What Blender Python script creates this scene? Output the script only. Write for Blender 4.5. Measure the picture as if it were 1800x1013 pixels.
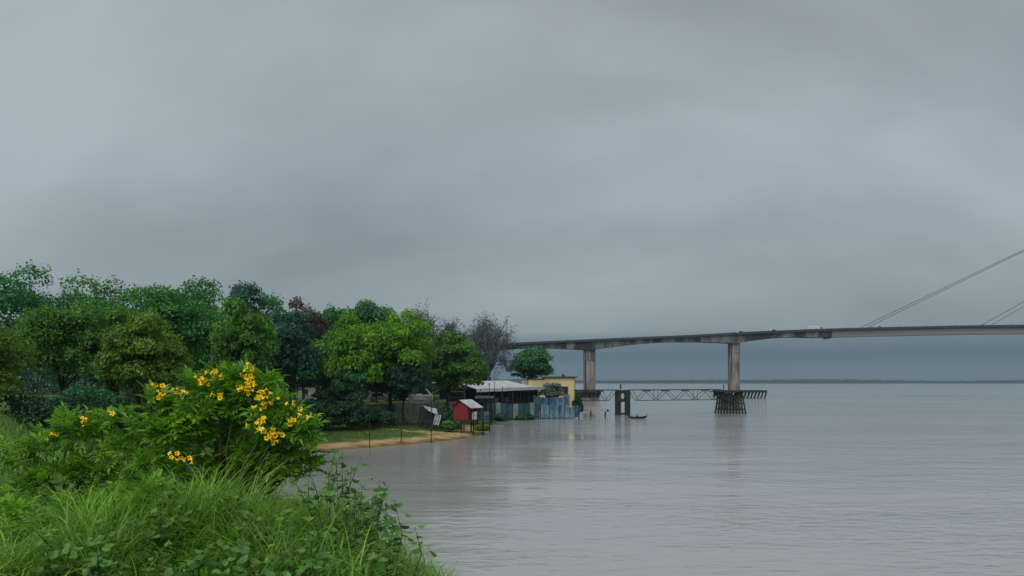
import bpy, bmesh, math, random
import numpy as np
from mathutils import Vector, Matrix

random.seed(7)
RNG = np.random.default_rng(7)
for o in list(bpy.data.objects):
    bpy.data.objects.remove(o)
SC = bpy.context.scene
COL = SC.collection
R = math.radians

# ------------------------------------------------------------------ camera
F = 1400.0          # focal length in pixels of the 1800 px wide photograph
EYE = 7.0           # eye height above the river
HOR = 671.0         # horizon row in the photograph
cam_d = bpy.data.cameras.new('camera')
cam = bpy.data.objects.new('camera', cam_d)
COL.objects.link(cam)
cam.location = (0, 0, EYE)
cam.rotation_euler = (R(90), 0, 0)
cam_d.sensor_width = 36.0
cam_d.lens = 36.0 * F / 1800.0
cam_d.shift_y = (HOR - 506.5) / 1800.0
cam_d.clip_start = 0.05
cam_d.clip_end = 20000
SC.camera = cam

# ------------------------------------------------------------------ world / sun / exposure
def srgb(r, g, b):
    return tuple(((c / 255) / 12.92 if c / 255 < 0.04045 else ((c / 255 + 0.055) / 1.055) ** 2.4) for c in (r, g, b)) + (1.0,)

SUN_EL, SUN_AZ = R(48), R(205)
W = bpy.data.worlds.new('World')
SC.world = W
W.use_nodes = True
nt = W.node_tree
nt.nodes.clear()
def N(t, **kw):
    n = nt.nodes.new(t)
    for k, v in kw.items():
        setattr(n, k, v)
    return n
L = nt.links.new
out = N('ShaderNodeOutputWorld')
sky = N('ShaderNodeTexSky', sky_type='NISHITA', sun_disc=False)
sky.sun_elevation = SUN_EL
sky.sun_rotation = SUN_AZ
bg1 = N('ShaderNodeBackground'); bg1.inputs['Strength'].default_value = 0.06
L(sky.outputs[0], bg1.inputs['Color'])
tc = N('ShaderNodeTexCoord')
sep = N('ShaderNodeSeparateXYZ'); L(tc.outputs['Generated'], sep.inputs[0])
def math_n(op, a, b=None, clamp=False):
    m = N('ShaderNodeMath', operation=op, use_clamp=clamp)
    for i, v in enumerate((a, b)):
        if v is None: continue
        if isinstance(v, (int, float)): m.inputs[i].default_value = v
        else: L(v, m.inputs[i])
    return m.outputs[0]
hz = math_n('MAXIMUM', sep.outputs['Z'], 0.0)
den = math_n('ADD', hz, 0.75)
cu = math_n('DIVIDE', sep.outputs['X'], den)
cv = math_n('DIVIDE', sep.outputs['Y'], den)
comb = N('ShaderNodeCombineXYZ'); L(cu, comb.inputs[0]); L(cv, comb.inputs[1])
def cloud(rot, scl, scale, detail, rough, dist, loc=(0, 0, 0)):
    mp = N('ShaderNodeMapping'); L(comb.outputs[0], mp.inputs[0])
    mp.inputs['Rotation'].default_value = (0, 0, rot)
    mp.inputs['Scale'].default_value = scl
    mp.inputs['Location'].default_value = loc
    n = N('ShaderNodeTexNoise'); L(mp.outputs[0], n.inputs['Vector'])
    n.inputs['Scale'].default_value = scale
    n.inputs['Detail'].default_value = detail
    n.inputs['Roughness'].default_value = rough
    n.inputs['Distortion'].default_value = dist
    return n.outputs[0]
c1 = cloud(R(34), (0.9, 1.9, 1), 1.7, 4, 0.45, 0.35, (3.1, 1.7, 0))
c2 = cloud(R(40), (1.0, 1.6, 1), 4.2, 5, 0.5, 0.3, (7.3, 0.4, 0))
cmix = math_n('ADD', math_n('MULTIPLY', c1, 0.78), math_n('MULTIPLY', c2, 0.22))
cr = N('ShaderNodeValToRGB'); L(cmix, cr.inputs[0])
cr.color_ramp.elements[0].position = 0.36; cr.color_ramp.elements[0].color = (0.77, 0.78, 0.79, 1)
cr.color_ramp.elements[1].position = 0.64; cr.color_ramp.elements[1].color = (1.20, 1.19, 1.18, 1)
# overcast brightness by elevation, with a ragged blue rain band low over the river
band = cloud(0.0, (0.5, 0.5, 1), 1.1, 4, 0.5, 0.0, (1.0, 9.0, 0))
hj = math_n('ADD', hz, math_n('MULTIPLY', math_n('SUBTRACT', band, 0.5), 0.022))
hr = N('ShaderNodeValToRGB'); L(hj, hr.inputs[0])
el = hr.color_ramp.elements
el[0].position = 0.0; el[0].color = srgb(76, 97, 111)
el[1].position = 1.0; el[1].color = srgb(186, 194, 199)
for p, c in ((0.030, (70, 92, 107)), (0.048, (98, 116, 128)), (0.062, (133, 145, 151)), (0.11, (142, 152, 158)), (0.22, (150, 160, 168)), (0.45, (154, 164, 171))):
    e = el.new(p); e.color = srgb(*c)
mul = N('ShaderNodeMixRGB', blend_type='MULTIPLY'); mul.inputs[0].default_value = 1.0
L(hr.outputs[0], mul.inputs[1]); L(cr.outputs[0], mul.inputs[2])
bg2 = N('ShaderNodeBackground'); L(mul.outputs[0], bg2.inputs['Color']); bg2.inputs['Strength'].default_value = 0.79
ms = N('ShaderNodeMixShader'); ms.inputs[0].default_value = 0.95
L(bg1.outputs[0], ms.inputs[1]); L(bg2.outputs[0], ms.inputs[2]); L(ms.outputs[0], out.inputs['Surface'])

sun_d = bpy.data.lights.new('sun', 'SUN')
sun_d.energy = 1.5
sun_d.angle = R(50)
sun_d.color = (1.0, 0.96, 0.9)
sun = bpy.data.objects.new('sun', sun_d)
COL.objects.link(sun)
sd = Vector((math.sin(SUN_AZ) * math.cos(SUN_EL), math.cos(SUN_AZ) * math.cos(SUN_EL), math.sin(SUN_EL)))
sun.rotation_euler = sd.to_track_quat('Z', 'Y').to_euler()

SC.view_settings.view_transform = 'Standard'
SC.view_settings.look = 'None'
SC.view_settings.exposure = 0.48
SC.view_settings.gamma = 1.0
SC.cycles.use_denoising = True
SC.cycles.max_bounces = 6
SC.cycles.transparent_max_bounces = 6
SC.cycles.volume_bounces = 1

# ------------------------------------------------------------------ helpers
def P(x, y, Y):                     # photograph pixel at depth Y -> world point
    return Vector(((x - 900.0) / F * Y, Y, EYE - (y - HOR) / F * Y))
def WX(x, Y): return (x - 900.0) / F * Y
def WZ(y, Y): return EYE - (y - HOR) / F * Y

def tag(o, label=None, cat=None, group=None, kind=None):
    if label: o['label'] = label
    if cat: o['category'] = cat
    if group: o['group'] = group
    if kind: o['kind'] = kind
    return o
def empty(name, loc=(0, 0, 0), label=None, cat=None, group=None, rz=0.0):
    o = bpy.data.objects.new(name, None)
    o.empty_display_size = 0.2
    o.location = loc
    o.rotation_euler = (0, 0, rz)
    COL.objects.link(o)
    return tag(o, label, cat, group)
def link(name, me, mat=None, parent=None, local=False):
    """one mesh object; geometry given in world space is kept in place under its parent"""
    if mat is not None and not me.materials:
        me.materials.append(mat)
    o = bpy.data.objects.new(name, me)
    COL.objects.link(o)
    if parent is not None:
        o.parent = parent
        if not local:
            M = Matrix.Identity(4)
            q = parent
            while q is not None:
                M = q.matrix_parent_inverse @ q.matrix_basis @ M
                q = q.parent
            o.matrix_parent_inverse = M.inverted()
    return o

class MB:
    def __init__(s): s.v = []; s.f = []
    def add(s, vs, fs):
        n = len(s.v); s.v += [tuple(v) for v in vs]; s.f += [tuple(i + n for i in f) for f in fs]; return s
    def box(s, c, d, rz=0.0, rx=0.0, ry=0.0):
        M = Matrix.Rotation(rz, 3, 'Z') @ Matrix.Rotation(ry, 3, 'Y') @ Matrix.Rotation(rx, 3, 'X')
        c = Vector(c)
        vs = [c + M @ Vector((sx * d[0] / 2, sy * d[1] / 2, sz * d[2] / 2)) for sx in (-1, 1) for sy in (-1, 1) for sz in (-1, 1)]
        return s.add(vs, [(0, 1, 3, 2), (4, 6, 7, 5), (0, 4, 5, 1), (2, 3, 7, 6), (0, 2, 6, 4), (1, 5, 7, 3)])
    def bar(s, a, b, w, h=None):
        a, b = Vector(a), Vector(b); h = h or w
        t = (b - a).normalized()
        u = t.cross(Vector((0, 0, 1)))
        if u.length < 1e-4: u = Vector((1, 0, 0))
        u.normalize(); v = u.cross(t).normalized()
        vs = [p + u * (i * w / 2) + v * (j * h / 2) for p in (a, b) for i, j in ((-1, -1), (1, -1), (1, 1), (-1, 1))]
        return s.add(vs, [(0, 3, 2, 1), (4, 5, 6, 7), (0, 1, 5, 4), (1, 2, 6, 5), (2, 3, 7, 6), (3, 0, 4, 7)])
    def tube(s, pts, rs, n=8, cap=True):
        pts = [Vector(p) for p in pts]
        vs = []; fs = []
        for i, p in enumerate(pts):
            t = (pts[min(i + 1, len(pts) - 1)] - pts[max(i - 1, 0)]).normalized()
            u = t.cross(Vector((0.13, 0.21, 1)))
            if u.length < 1e-3: u = t.cross(Vector((1, 0, 0)))
            u.normalize(); v = t.cross(u)
            r = rs[i] if isinstance(rs, (list, tuple)) else rs
            for k in range(n):
                a = 2 * math.pi * k / n
                vs.append(p + u * (math.cos(a) * r) + v * (math.sin(a) * r))
        for i in range(len(pts) - 1):
            for k in range(n):
                a, b = i * n + k, i * n + (k + 1) % n
                fs.append((a, b, b + n, a + n))
        if cap:
            fs.append(tuple(range(n - 1, -1, -1))); fs.append(tuple(range((len(pts) - 1) * n, len(pts) * n)))
        return s.add(vs, fs)
    def lathe(s, c, prof, n=12):
        c = Vector(c); vs = []; fs = []
        for r, z in prof:
            for k in range(n):
                a = 2 * math.pi * k / n
                vs.append(c + Vector((r * math.cos(a), r * math.sin(a), z)))
        for i in range(len(prof) - 1):
            for k in range(n):
                a, b = i * n + k, i * n + (k + 1) % n
                fs.append((a, b, b + n, a + n))
        fs.append(tuple(range(n - 1, -1, -1))); fs.append(tuple(range((len(prof) - 1) * n, len(prof) * n)))
        return s.add(vs, fs)
    def prism(s, poly, ext):       # poly: list of 3D points, ext: extrusion vector
        n = len(poly); ext = Vector(ext)
        vs = [Vector(p) for p in poly] + [Vector(p) + ext for p in poly]
        fs = [tuple(range(n - 1, -1, -1)), tuple(range(n, 2 * n))] + [(i, (i + 1) % n, (i + 1) % n + n, i + n) for i in range(n)]
        return s.add(vs, fs)
    def mesh(s, name, smooth=False):
        me = bpy.data.meshes.new(name)
        me.from_pydata(s.v, [], s.f)
        bm = bmesh.new(); bm.from_mesh(me); bmesh.ops.recalc_face_normals(bm, faces=bm.faces[:]); bm.to_mesh(me); bm.free()
        if smooth: me.polygons.foreach_set('use_smooth', [True] * len(me.polygons))
        return me
    def build(s, name, mat, parent=None, smooth=False, local=False, bevel=0.0):
        o = link(name, s.mesh(name, smooth), mat, parent, local)
        if bevel:
            m = o.modifiers.new('edge', 'BEVEL'); m.width = bevel; m.segments = 1; m.limit_method = 'ANGLE'
        return o

def quads_mesh(name, V, attr=None, k=4, smooth=False, normals=None):
    """V: (n,k,3) separate faces; attr: (n,) float stored per face corner as 'tint'"""
    n = V.shape[0]
    me = bpy.data.meshes.new(name)
    me.vertices.add(n * k)
    me.vertices.foreach_set('co', V.reshape(-1).astype(np.float32))
    me.loops.add(n * k)
    me.loops.foreach_set('vertex_index', np.arange(n * k, dtype=np.int32))
    me.polygons.add(n)
    me.polygons.foreach_set('loop_start', np.arange(0, n * k, k, dtype=np.int32))
    me.polygons.foreach_set('loop_total', np.full(n, k, dtype=np.int32))
    if attr is not None:
        a = me.attributes.new('tint', 'FLOAT', 'POINT')
        a.data.foreach_set('value', np.repeat(attr, k).astype(np.float32))
    me.update(calc_edges=True)
    return me

def indexed_mesh(name, V, Fc, attr=None, smooth=False):
    me = bpy.data.meshes.new(name)
    k = Fc.shape[1]; n = Fc.shape[0]
    me.vertices.add(len(V)); me.vertices.foreach_set('co', V.reshape(-1).astype(np.float32))
    me.loops.add(n * k); me.loops.foreach_set('vertex_index', Fc.reshape(-1).astype(np.int32))
    me.polygons.add(n)
    me.polygons.foreach_set('loop_start', np.arange(0, n * k, k, dtype=np.int32))
    me.polygons.foreach_set('loop_total', np.full(n, k, dtype=np.int32))
    if smooth: me.polygons.foreach_set('use_smooth', np.ones(n, dtype=bool))
    if attr is not None:
        a = me.attributes.new('tint', 'FLOAT', 'POINT'); a.data.foreach_set('value', attr.astype(np.float32))
    me.update(calc_edges=True)
    return me

# ------------------------------------------------------------------ materials
MATS = {}
def nodes(name):
    m = bpy.data.materials.new(name); m.use_nodes = True
    t = m.node_tree; t.nodes.clear()
    o = t.nodes.new('ShaderNodeOutputMaterial')
    MATS[name] = m
    return m, t, o
def solid(name, c1, c2=None, scale=3.0, rough=0.75, bump=0.15, metal=0.0, stretch=(1, 1, 1), spec=0.3, detail=5, lo=0.35, hi=0.65):
    m, t, o = nodes(name)
    b = t.nodes.new('ShaderNodeBsdfPrincipled')
    b.inputs['Roughness'].default_value = rough
    b.inputs['Metallic'].default_value = metal
    b.inputs['Specular IOR Level'].default_value = spec
    c2 = c2 or tuple(c * 0.7 for c in c1)
    tcn = t.nodes.new('ShaderNodeTexCoord'); mp = t.nodes.new('ShaderNodeMapping')
    mp.inputs['Scale'].default_value = stretch
    t.links.new(tcn.outputs['Object'], mp.inputs[0])
    n = t.nodes.new('ShaderNodeTexNoise'); n.inputs['Scale'].default_value = scale; n.inputs['Detail'].default_value = detail; n.inputs['Roughness'].default_value = 0.6
    t.links.new(mp.outputs[0], n.inputs['Vector'])
    r = t.nodes.new('ShaderNodeValToRGB')
    r.color_ramp.elements[0].position = lo; r.color_ramp.elements[0].color = (*c2, 1)
    r.color_ramp.elements[1].position = hi; r.color_ramp.elements[1].color = (*c1, 1)
    t.links.new(n.outputs[0], r.inputs[0]); t.links.new(r.outputs[0], b.inputs['Base Color'])
    if bump:
        bp = t.nodes.new('ShaderNodeBump'); bp.inputs['Strength'].default_value = bump; bp.inputs['Distance'].default_value = 0.05
        t.links.new(n.outputs[0], bp.inputs['Height']); t.links.new(bp.outputs[0], b.inputs['Normal'])
    t.links.new(b.outputs[0], o.inputs['Surface'])
    return m
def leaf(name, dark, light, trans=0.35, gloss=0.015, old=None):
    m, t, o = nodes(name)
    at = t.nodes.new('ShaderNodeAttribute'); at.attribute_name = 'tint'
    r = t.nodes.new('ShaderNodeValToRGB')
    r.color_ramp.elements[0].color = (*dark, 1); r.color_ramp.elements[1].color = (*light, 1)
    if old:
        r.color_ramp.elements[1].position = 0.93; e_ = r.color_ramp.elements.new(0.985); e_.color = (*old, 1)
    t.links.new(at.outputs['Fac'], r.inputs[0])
    d = t.nodes.new('ShaderNodeBsdfDiffuse'); tr = t.nodes.new('ShaderNodeBsdfTranslucent')
    t.links.new(r.outputs[0], d.inputs[0]); t.links.new(r.outputs[0], tr.inputs[0])
    mx = t.nodes.new('ShaderNodeMixShader'); mx.inputs[0].default_value = trans
    t.links.new(d.outputs[0], mx.inputs[1]); t.links.new(tr.outputs[0], mx.inputs[2])
    g = t.nodes.new('ShaderNodeBsdfGlossy'); g.inputs['Roughness'].default_value = 0.45; g.inputs['Color'].default_value = (0.8, 0.85, 0.9, 1)
    m2 = t.nodes.new('ShaderNodeMixShader'); m2.inputs[0].default_value = gloss
    t.links.new(mx.outputs[0], m2.inputs[1]); t.links.new(g.outputs[0], m2.inputs[2])
    t.links.new(m2.outputs[0], o.inputs['Surface'])
    return m

bark = solid('bark', (0.055, 0.045, 0.036), (0.022, 0.019, 0.016), 6, 0.95, 0.4, stretch=(1, 1, 0.25))
bark_grey = solid('bark_grey', (0.165, 0.178, 0.19), (0.095, 0.102, 0.112), 6, 0.95, 0.3, stretch=(1, 1, 0.25))
dark_wood = solid('dark_wood', (0.036, 0.032, 0.028), (0.014, 0.013, 0.013), 8, 0.9, 0.3)
pale_wood = solid('pale_wood', (0.42, 0.38, 0.32), (0.25, 0.22, 0.19), 8, 0.85, 0.3)
dark_steel = solid('dark_steel', (0.055, 0.06, 0.06), (0.085, 0.062, 0.048), 5, 0.7, 0.15, 0.2)
concrete = solid('concrete', (0.30, 0.29, 0.27), (0.18, 0.175, 0.17), 1.5, 0.9, 0.2)
concrete_dark = solid('concrete_dark', (0.030, 0.035, 0.038), (0.014, 0.017, 0.020), 1.6, 0.9, 0.3)
wall_beige = solid('wall_beige', (0.27, 0.25, 0.19), (0.13, 0.12, 0.09), 1.2, 0.9, 0.25)
white_paint = solid('white_paint', (0.62, 0.63, 0.62), (0.42, 0.43, 0.42), 2.5, 0.5, 0.05)
grey_sheet = solid('grey_sheet', (0.55, 0.56, 0.58), (0.36, 0.36, 0.38), 0.9, 0.55, 0.1, 0.1)
red_paint = solid('red_paint', (0.23, 0.024, 0.032), (0.14, 0.016, 0.022), 2.0, 0.7, 0.1, stretch=(3, 3, 0.4))
yellow_wall = solid('yellow_wall', (0.60, 0.50, 0.27), (0.38, 0.31, 0.17), 0.5, 0.85, 0.1, stretch=(1, 1, 0.35), lo=0.28, hi=0.55)
brown_roof = solid('brown_roof', (0.10, 0.05, 0.03), (0.05, 0.03, 0.02), 2, 0.8, 0.2)
pink_wall = solid('pink_wall', (0.45, 0.36, 0.36), (0.3, 0.24, 0.24), 2, 0.8, 0.1)
dark_glass = solid('dark_glass', (0.012, 0.016, 0.02), (0.02, 0.025, 0.03), 2, 0.12, 0.0, spec=0.6)
rubber = solid('rubber', (0.015, 0.015, 0.015), (0.025, 0.025, 0.025), 9, 0.8, 0.1)
tarp_grey = solid('tarp_grey', (0.40, 0.42, 0.46), (0.24, 0.25, 0.28), 1.5, 0.6, 0.3)
tarp_blue = solid('tarp_blue', (0.10, 0.18, 0.235), (0.03, 0.075, 0.11), 0.8, 0.55, 0.2, stretch=(2, 2, .5))
net_blue = solid('net_blue', (0.05, 0.13, 0.21), (0.02, 0.05, 0.09), 2.2, 0.8, 0.5)
teal_sheet = solid('teal_sheet', (0.05, 0.13, 0.14), (0.02, 0.06, 0.07), 0.9, 0.65, 0.2, stretch=(1, 1, 0.5))
teal_pale = solid('teal_pale', (0.27, 0.34, 0.33), (0.13, 0.18, 0.18), 0.9, 0.7, 0.2, stretch=(1, 1, 0.5))
lamp_white = solid('lamp_white', (0.8, 0.8, 0.78), (0.7, 0.7, 0.68), 3, 0.3, 0)
stay_steel = solid('stay_steel', (0.16, 0.18, 0.19), (0.12, 0.13, 0.14), 3, 0.5, 0)
far_leaf = solid('far_leaf', (0.014, 0.026, 0.026), (0.008, 0.016, 0.018), 0.05, 0.95, 0)
petal = solid('petal', (0.95, 0.70, 0.02), (0.88, 0.52, 0.01), 25, 0.6, 0.0)
petal_pale = solid('petal_pale', (0.92, 0.76, 0.12), (0.80, 0.62, 0.05), 25, 0.6, 0.0)
stem_green = solid('stem_green', (0.10, 0.13, 0.05), (0.06, 0.07, 0.035), 12, 0.85, 0.1)

# bridge concrete: grey with dark rain streaks running down it
def stained(name, c_clean, c_stain, lo, hi, sx=0.35, sz=0.05):
    m, t, o = nodes(name)
    b = t.nodes.new('ShaderNodeBsdfPrincipled'); b.inputs['Roughness'].default_value = 0.92; b.inputs['Specular IOR Level'].default_value = 0.2
    tcn = t.nodes.new('ShaderNodeTexCoord'); mp = t.nodes.new('ShaderNodeMapping')
    mp.inputs['Scale'].default_value = (sx, sx, sz)
    t.links.new(tcn.outputs['Object'], mp.inputs[0])
    n = t.nodes.new('ShaderNodeTexNoise'); n.inputs['Scale'].default_value = 1.0; n.inputs['Detail'].default_value = 7; n.inputs['Roughness'].default_value = 0.7
    t.links.new(mp.outputs[0], n.inputs['Vector'])
    r = t.nodes.new('ShaderNodeValToRGB')
    r.color_ramp.elements[0].position = lo; r.color_ramp.elements[0].color = (*c_stain, 1)
    r.color_ramp.elements[1].position = hi; r.color_ramp.elements[1].color = (*c_clean, 1)
    t.links.new(n.outputs[0], r.inputs[0]); t.links.new(r.outputs[0], b.inputs['Base Color']); t.links.new(b.outputs[0], o.inputs['Surface'])
    return m
girder_mat = stained('girder_concrete', (0.22, 0.225, 0.225), (0.04, 0.046, 0.053), 0.45, 0.63, 0.16, 0.03)
girder_clean = stained('girder_clean', (0.24, 0.235, 0.225), (0.17, 0.175, 0.17), 0.3, 0.6, 0.03, 0.5)
pier_mat = stained('pier_concrete', (0.255, 0.232, 0.208), (0.085, 0.083, 0.083), 0.40, 0.60, 0.6, 0.09)
pier_head = stained('pier_head_concrete', (0.26, 0.25, 0.24), (0.07, 0.075, 0.08), 0.42, 0.60, 0.9, 0.06)
parapet_mat = solid('parapet', (0.055, 0.06, 0.07), (0.035, 0.04, 0.045), 0.6, 0.9, 0)

# ground: short grass, tan sand and bare soil by the stored 'sand' amount
gm, t, o = nodes('ground')
b = t.nodes.new('ShaderNodeBsdfPrincipled'); b.inputs['Roughness'].default_value = 0.95; b.inputs['Specular IOR Level'].default_value = 0.1
tcn = t.nodes.new('ShaderNodeTexCoord')
def noise(t, scale, detail=5, vec=None):
    n = t.nodes.new('ShaderNodeTexNoise'); n.inputs['Scale'].default_value = scale; n.inputs['Detail'].default_value = detail
    t.links.new(vec or tcn.outputs['Object'], n.inputs['Vector']); return n.outputs[0]
def ramp(t, fac, a, bb, lo=0.35, hi=0.65):
    r = t.nodes.new('ShaderNodeValToRGB'); r.color_ramp.elements[0].position = lo; r.color_ramp.elements[1].position = hi
    r.color_ramp.elements[0].color = (*a, 1); r.color_ramp.elements[1].color = (*bb, 1); t.links.new(fac, r.inputs[0]); return r.outputs[0]
g1 = ramp(t, noise(t, 0.35), (0.045, 0.090, 0.022), (0.100, 0.150, 0.040))
s1 = ramp(t, noise(t, 0.6), (0.28, 0.195, 0.09), (0.44, 0.32, 0.155))
at = t.nodes.new('ShaderNodeAttribute'); at.attribute_name = 'sand'
mth = t.nodes.new('ShaderNodeMath'); mth.operation = 'ADD'; t.links.new(at.outputs['Fac'], mth.inputs[0])
ms2 = t.nodes.new('ShaderNodeMath'); ms2.operation = 'MULTIPLY_ADD'; t.links.new(noise(t, 0.9), ms2.inputs[0]); ms2.inputs[1].default_value = 1.2; ms2.inputs[2].default_value = -0.6
t.links.new(ms2.outputs[0], mth.inputs[1])
fr = ramp(t, mth.outputs[0], (0, 0, 0), (1, 1, 1), 0.35, 0.65)
mx = t.nodes.new('ShaderNodeMixRGB'); t.links.new(fr, mx.inputs[0]); t.links.new(g1, mx.inputs[1]); t.links.new(s1, mx.inputs[2])
wet = t.nodes.new('ShaderNodeAttribute'); wet.attribute_name = 'wet'
wmx = t.nodes.new('ShaderNodeMixRGB'); wmx.blend_type = 'MULTIPLY'; wmx.inputs[2].default_value = (0.42, 0.40, 0.38, 1)
wfr = t.nodes.new('ShaderNodeMath'); wfr.operation = 'MULTIPLY'; wfr.inputs[1].default_value = 1.0
t.links.new(wet.outputs['Fac'], wfr.inputs[0]); t.links.new(wfr.outputs[0], wmx.inputs[0]); t.links.new(mx.outputs[0], wmx.inputs[1])
t.links.new(wmx.outputs[0], b.inputs['Base Color'])
bp = t.nodes.new('ShaderNodeBump'); bp.inputs['Strength'].default_value = 0.5; bp.inputs['Distance'].default_value = 0.1
t.links.new(noise(t, 2.5, 8), bp.inputs['Height']); t.links.new(bp.outputs[0], b.inputs['Normal'])
t.links.new(b.outputs[0], o.inputs['Surface'])

# river: silty water, small wind ripples in drifting patches
wm, t, o = nodes('river_water')
b = t.nodes.new('ShaderNodeBsdfPrincipled')
b.inputs['Base Color'].default_value = (0.325, 0.335, 0.33, 1); b.inputs['Roughness'].default_value = 0.08; b.inputs['IOR'].default_value = 1.42
tcn = t.nodes.new('ShaderNodeTexCoord')
def wnoise(sx, sy, scale, detail, rot=0.0):
    mp = t.nodes.new('ShaderNodeMapping'); mp.inputs['Scale'].default_value = (sx, sy, 1); mp.inputs['Rotation'].default_value = (0, 0, rot)
    t.links.new(tcn.outputs['Object'], mp.inputs[0])
    n = t.nodes.new('ShaderNodeTexNoise'); n.inputs['Scale'].default_value = scale; n.inputs['Detail'].default_value = detail
    t.links.new(mp.outputs[0], n.inputs['Vector']); return n.outputs[0]
patch = ramp(t, wnoise(0.35, 1.0, 0.045, 4, R(12)), (0.10, 0.10, 0.10), (1, 1, 1), 0.40, 0.60)
rip = wnoise(0.55, 1.0, 1.5, 4, R(-8))
swell = wnoise(0.5, 1.0, 0.28, 3, R(10))
def tm(op, a, bb):
    m = t.nodes.new('ShaderNodeMath'); m.operation = op
    for i, v in enumerate((a, bb)):
        if isinstance(v, (int, float)): m.inputs[i].default_value = v
        else: t.links.new(v, m.inputs[i])
    return m.outputs[0]
geo = t.nodes.new('ShaderNodeVectorMath'); geo.operation = 'DISTANCE'; t.links.new(tcn.outputs['Object'], geo.inputs[0]); geo.inputs[1].default_value = (-12, 84, 0)
lee = t.nodes.new('ShaderNodeMapRange'); lee.inputs['From Min'].default_value = 25; lee.inputs['From Max'].default_value = 85; lee.inputs['To Min'].default_value = 0.38; lee.inputs['To Max'].default_value = 1.0
t.links.new(geo.outputs['Value'], lee.inputs['Value'])
hgt0 = tm('ADD', tm('MULTIPLY', tm('MULTIPLY', rip, patch), 0.17), tm('MULTIPLY', swell, 0.16))
hgt = tm('MULTIPLY', hgt0, lee.outputs[0])
bp = t.nodes.new('ShaderNodeBump'); bp.inputs['Strength'].default_value = 1.0; bp.inputs['Distance'].default_value = 1.0
t.links.new(hgt, bp.inputs['Height']); t.links.new(bp.outputs[0], b.inputs['Normal'])
t.links.new(b.outputs[0], o.inputs['Surface'])

# ------------------------------------------------------------------ terrain
COAST = [(30, -60), (12, -8), (6.8, 1.0), (5.8, 6.9), (5.0, 9.9), (3.5, 13.9), (-.6, 17.7), (-6, 23), (-14, 32), (-22, 45), (-27, 58), (-26, 70), (-18.6, 80.3)]
for x, y in ((650, 787), (705, 783), (760, 778), (815, 772), (850, 766), (858, 760), (846, 752), (850, 746), (900, 739), (960, 736), (1015, 734), (1021, 725)):
    Yc = EYE * F / (y - HOR); COAST.append((WX(x, Yc), Yc))
COAST += [(18.5, 240), (18, 340), (10, 520), (-150, 800), (-900, 1500), (-2600, 2200), (-3900, 2300), (-3900, -200), (20, -200)]
CP = np.array(COAST)
def coast_dist(X, Y):
    """signed distance to the waterline, positive on land"""
    d2 = np.full(X.shape, 1e18); inside = np.zeros(X.shape, bool)
    n = len(CP)
    for i in range(n):
        a, b = CP[i], CP[(i + 1) % n]
        ab = b - a
        tt = np.clip(((X - a[0]) * ab[0] + (Y - a[1]) * ab[1]) / (ab @ ab), 0, 1)
        d2 = np.minimum(d2, (X - a[0] - tt * ab[0]) ** 2 + (Y - a[1] - tt * ab[1]) ** 2)
        c = (a[1] > Y) != (b[1] > Y)
        with np.errstate(divide='ignore', invalid='ignore'):
            xi = a[0] + (Y - a[1]) * ab[0] / ab[1]
        inside ^= c & (X < xi)
    return np.where(inside, 1, -1) * np.sqrt(d2)
WALL = [(-160, 88), (-90, 96), (-60, 100), (-36, 106), (-16.8, 112), (-13, 116.5), (-8, 124)]
WXs = [p[0] for p in WALL]; WYs = [p[1] for p in WALL]
def sstep(a, b, x):
    t = np.clip((x - a) / (b - a), 0, 1); return t * t * (3 - 2 * t)
def vnoise(X, Y, s, seed=0):
    return (np.sin(X * s + seed) * np.cos(Y * s * 1.13 + seed * 1.7) + 0.5 * np.sin(X * s * 2.3 + Y * s * 1.7 + seed * 2.1)) / 1.5
PLATEAU = 5.6
def height(X, Y):
    X = np.asarray(X, float); Y = np.asarray(Y, float)
    d = coast_dist(X, Y)
    near = np.minimum(PLATEAU, 0.80 * d) - 0.25 * np.exp(-((d - 7.0) / 1.0) ** 2) + 0.10 * vnoise(X, Y, 0.9, 1.0) * sstep(2, 8, d)
    far = np.interp(d, [0, 2, 5, 10, 20, 27, 45], [0, 0.35, 0.6, 0.95, 1.55, 2.2, 3.0]) + 0.08 * vnoise(X, Y, 0.35, 2.0) * sstep(1, 6, d)
    wy = np.interp(X, WXs, WYs)
    prom = sstep(-0.3, 0.7, Y - wy) * (X < -8)
    prom = np.maximum(prom, sstep(9, 16, d) * sstep(118, 132, Y) * (X >= -8.0))
    far = far * (1 - prom) + 3.8 * prom
    w = sstep(46, 74, Y)
    z = near * (1 - w) + far * w
    return np.where(d > 0, np.maximum(z, 0.02 * np.minimum(d, 1)), np.maximum(-2.0, 0.35 * d))
def hz_at(x, y): return float(height(np.array([x]), np.array([y]))[0])

def axis(*segs):
    out = []
    for a, b, s in segs: out += list(np.arange(a, b, s))
    return np.array(sorted(set(np.round(out + [segs[-1][1]], 3))))
gx = axis((-3890, -400, 300), (-400, -90, 12), (-90, -30, 1.5), (-30, -16, 0.7), (-16, 10, 0.4), (10, 30, 1.5))
gy = axis((-190, -10, 20), (-10, 16, 0.4), (16, 75, 1.2), (75, 135, 0.6), (135, 175, 1.5), (175, 520, 12), (520, 2300, 150))
GX, GY = np.meshgrid(gx, gy, indexing='ij')
GZ = height(GX, GY)
idx = np.arange(GX.size).reshape(GX.shape)
faces = np.stack([idx[:-1, :-1], idx[1:, :-1], idx[1:, 1:], idx[:-1, 1:]], -1).reshape(-1, 4)
gme = indexed_mesh('ground', np.stack([GX, GY, GZ], -1).reshape(-1, 3), faces, smooth=True)
dd = coast_dist(GX, GY)
sand = (1 - sstep(1.6, 5.0, dd)) * sstep(60, 76, GY) * (1 - sstep(118, 128, GY))
sand = np.maximum(sand, 0.80 * np.exp(-((GX + 10) / 6.0) ** 2 - ((GY - 100.5) / 2.6) ** 2))
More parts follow.
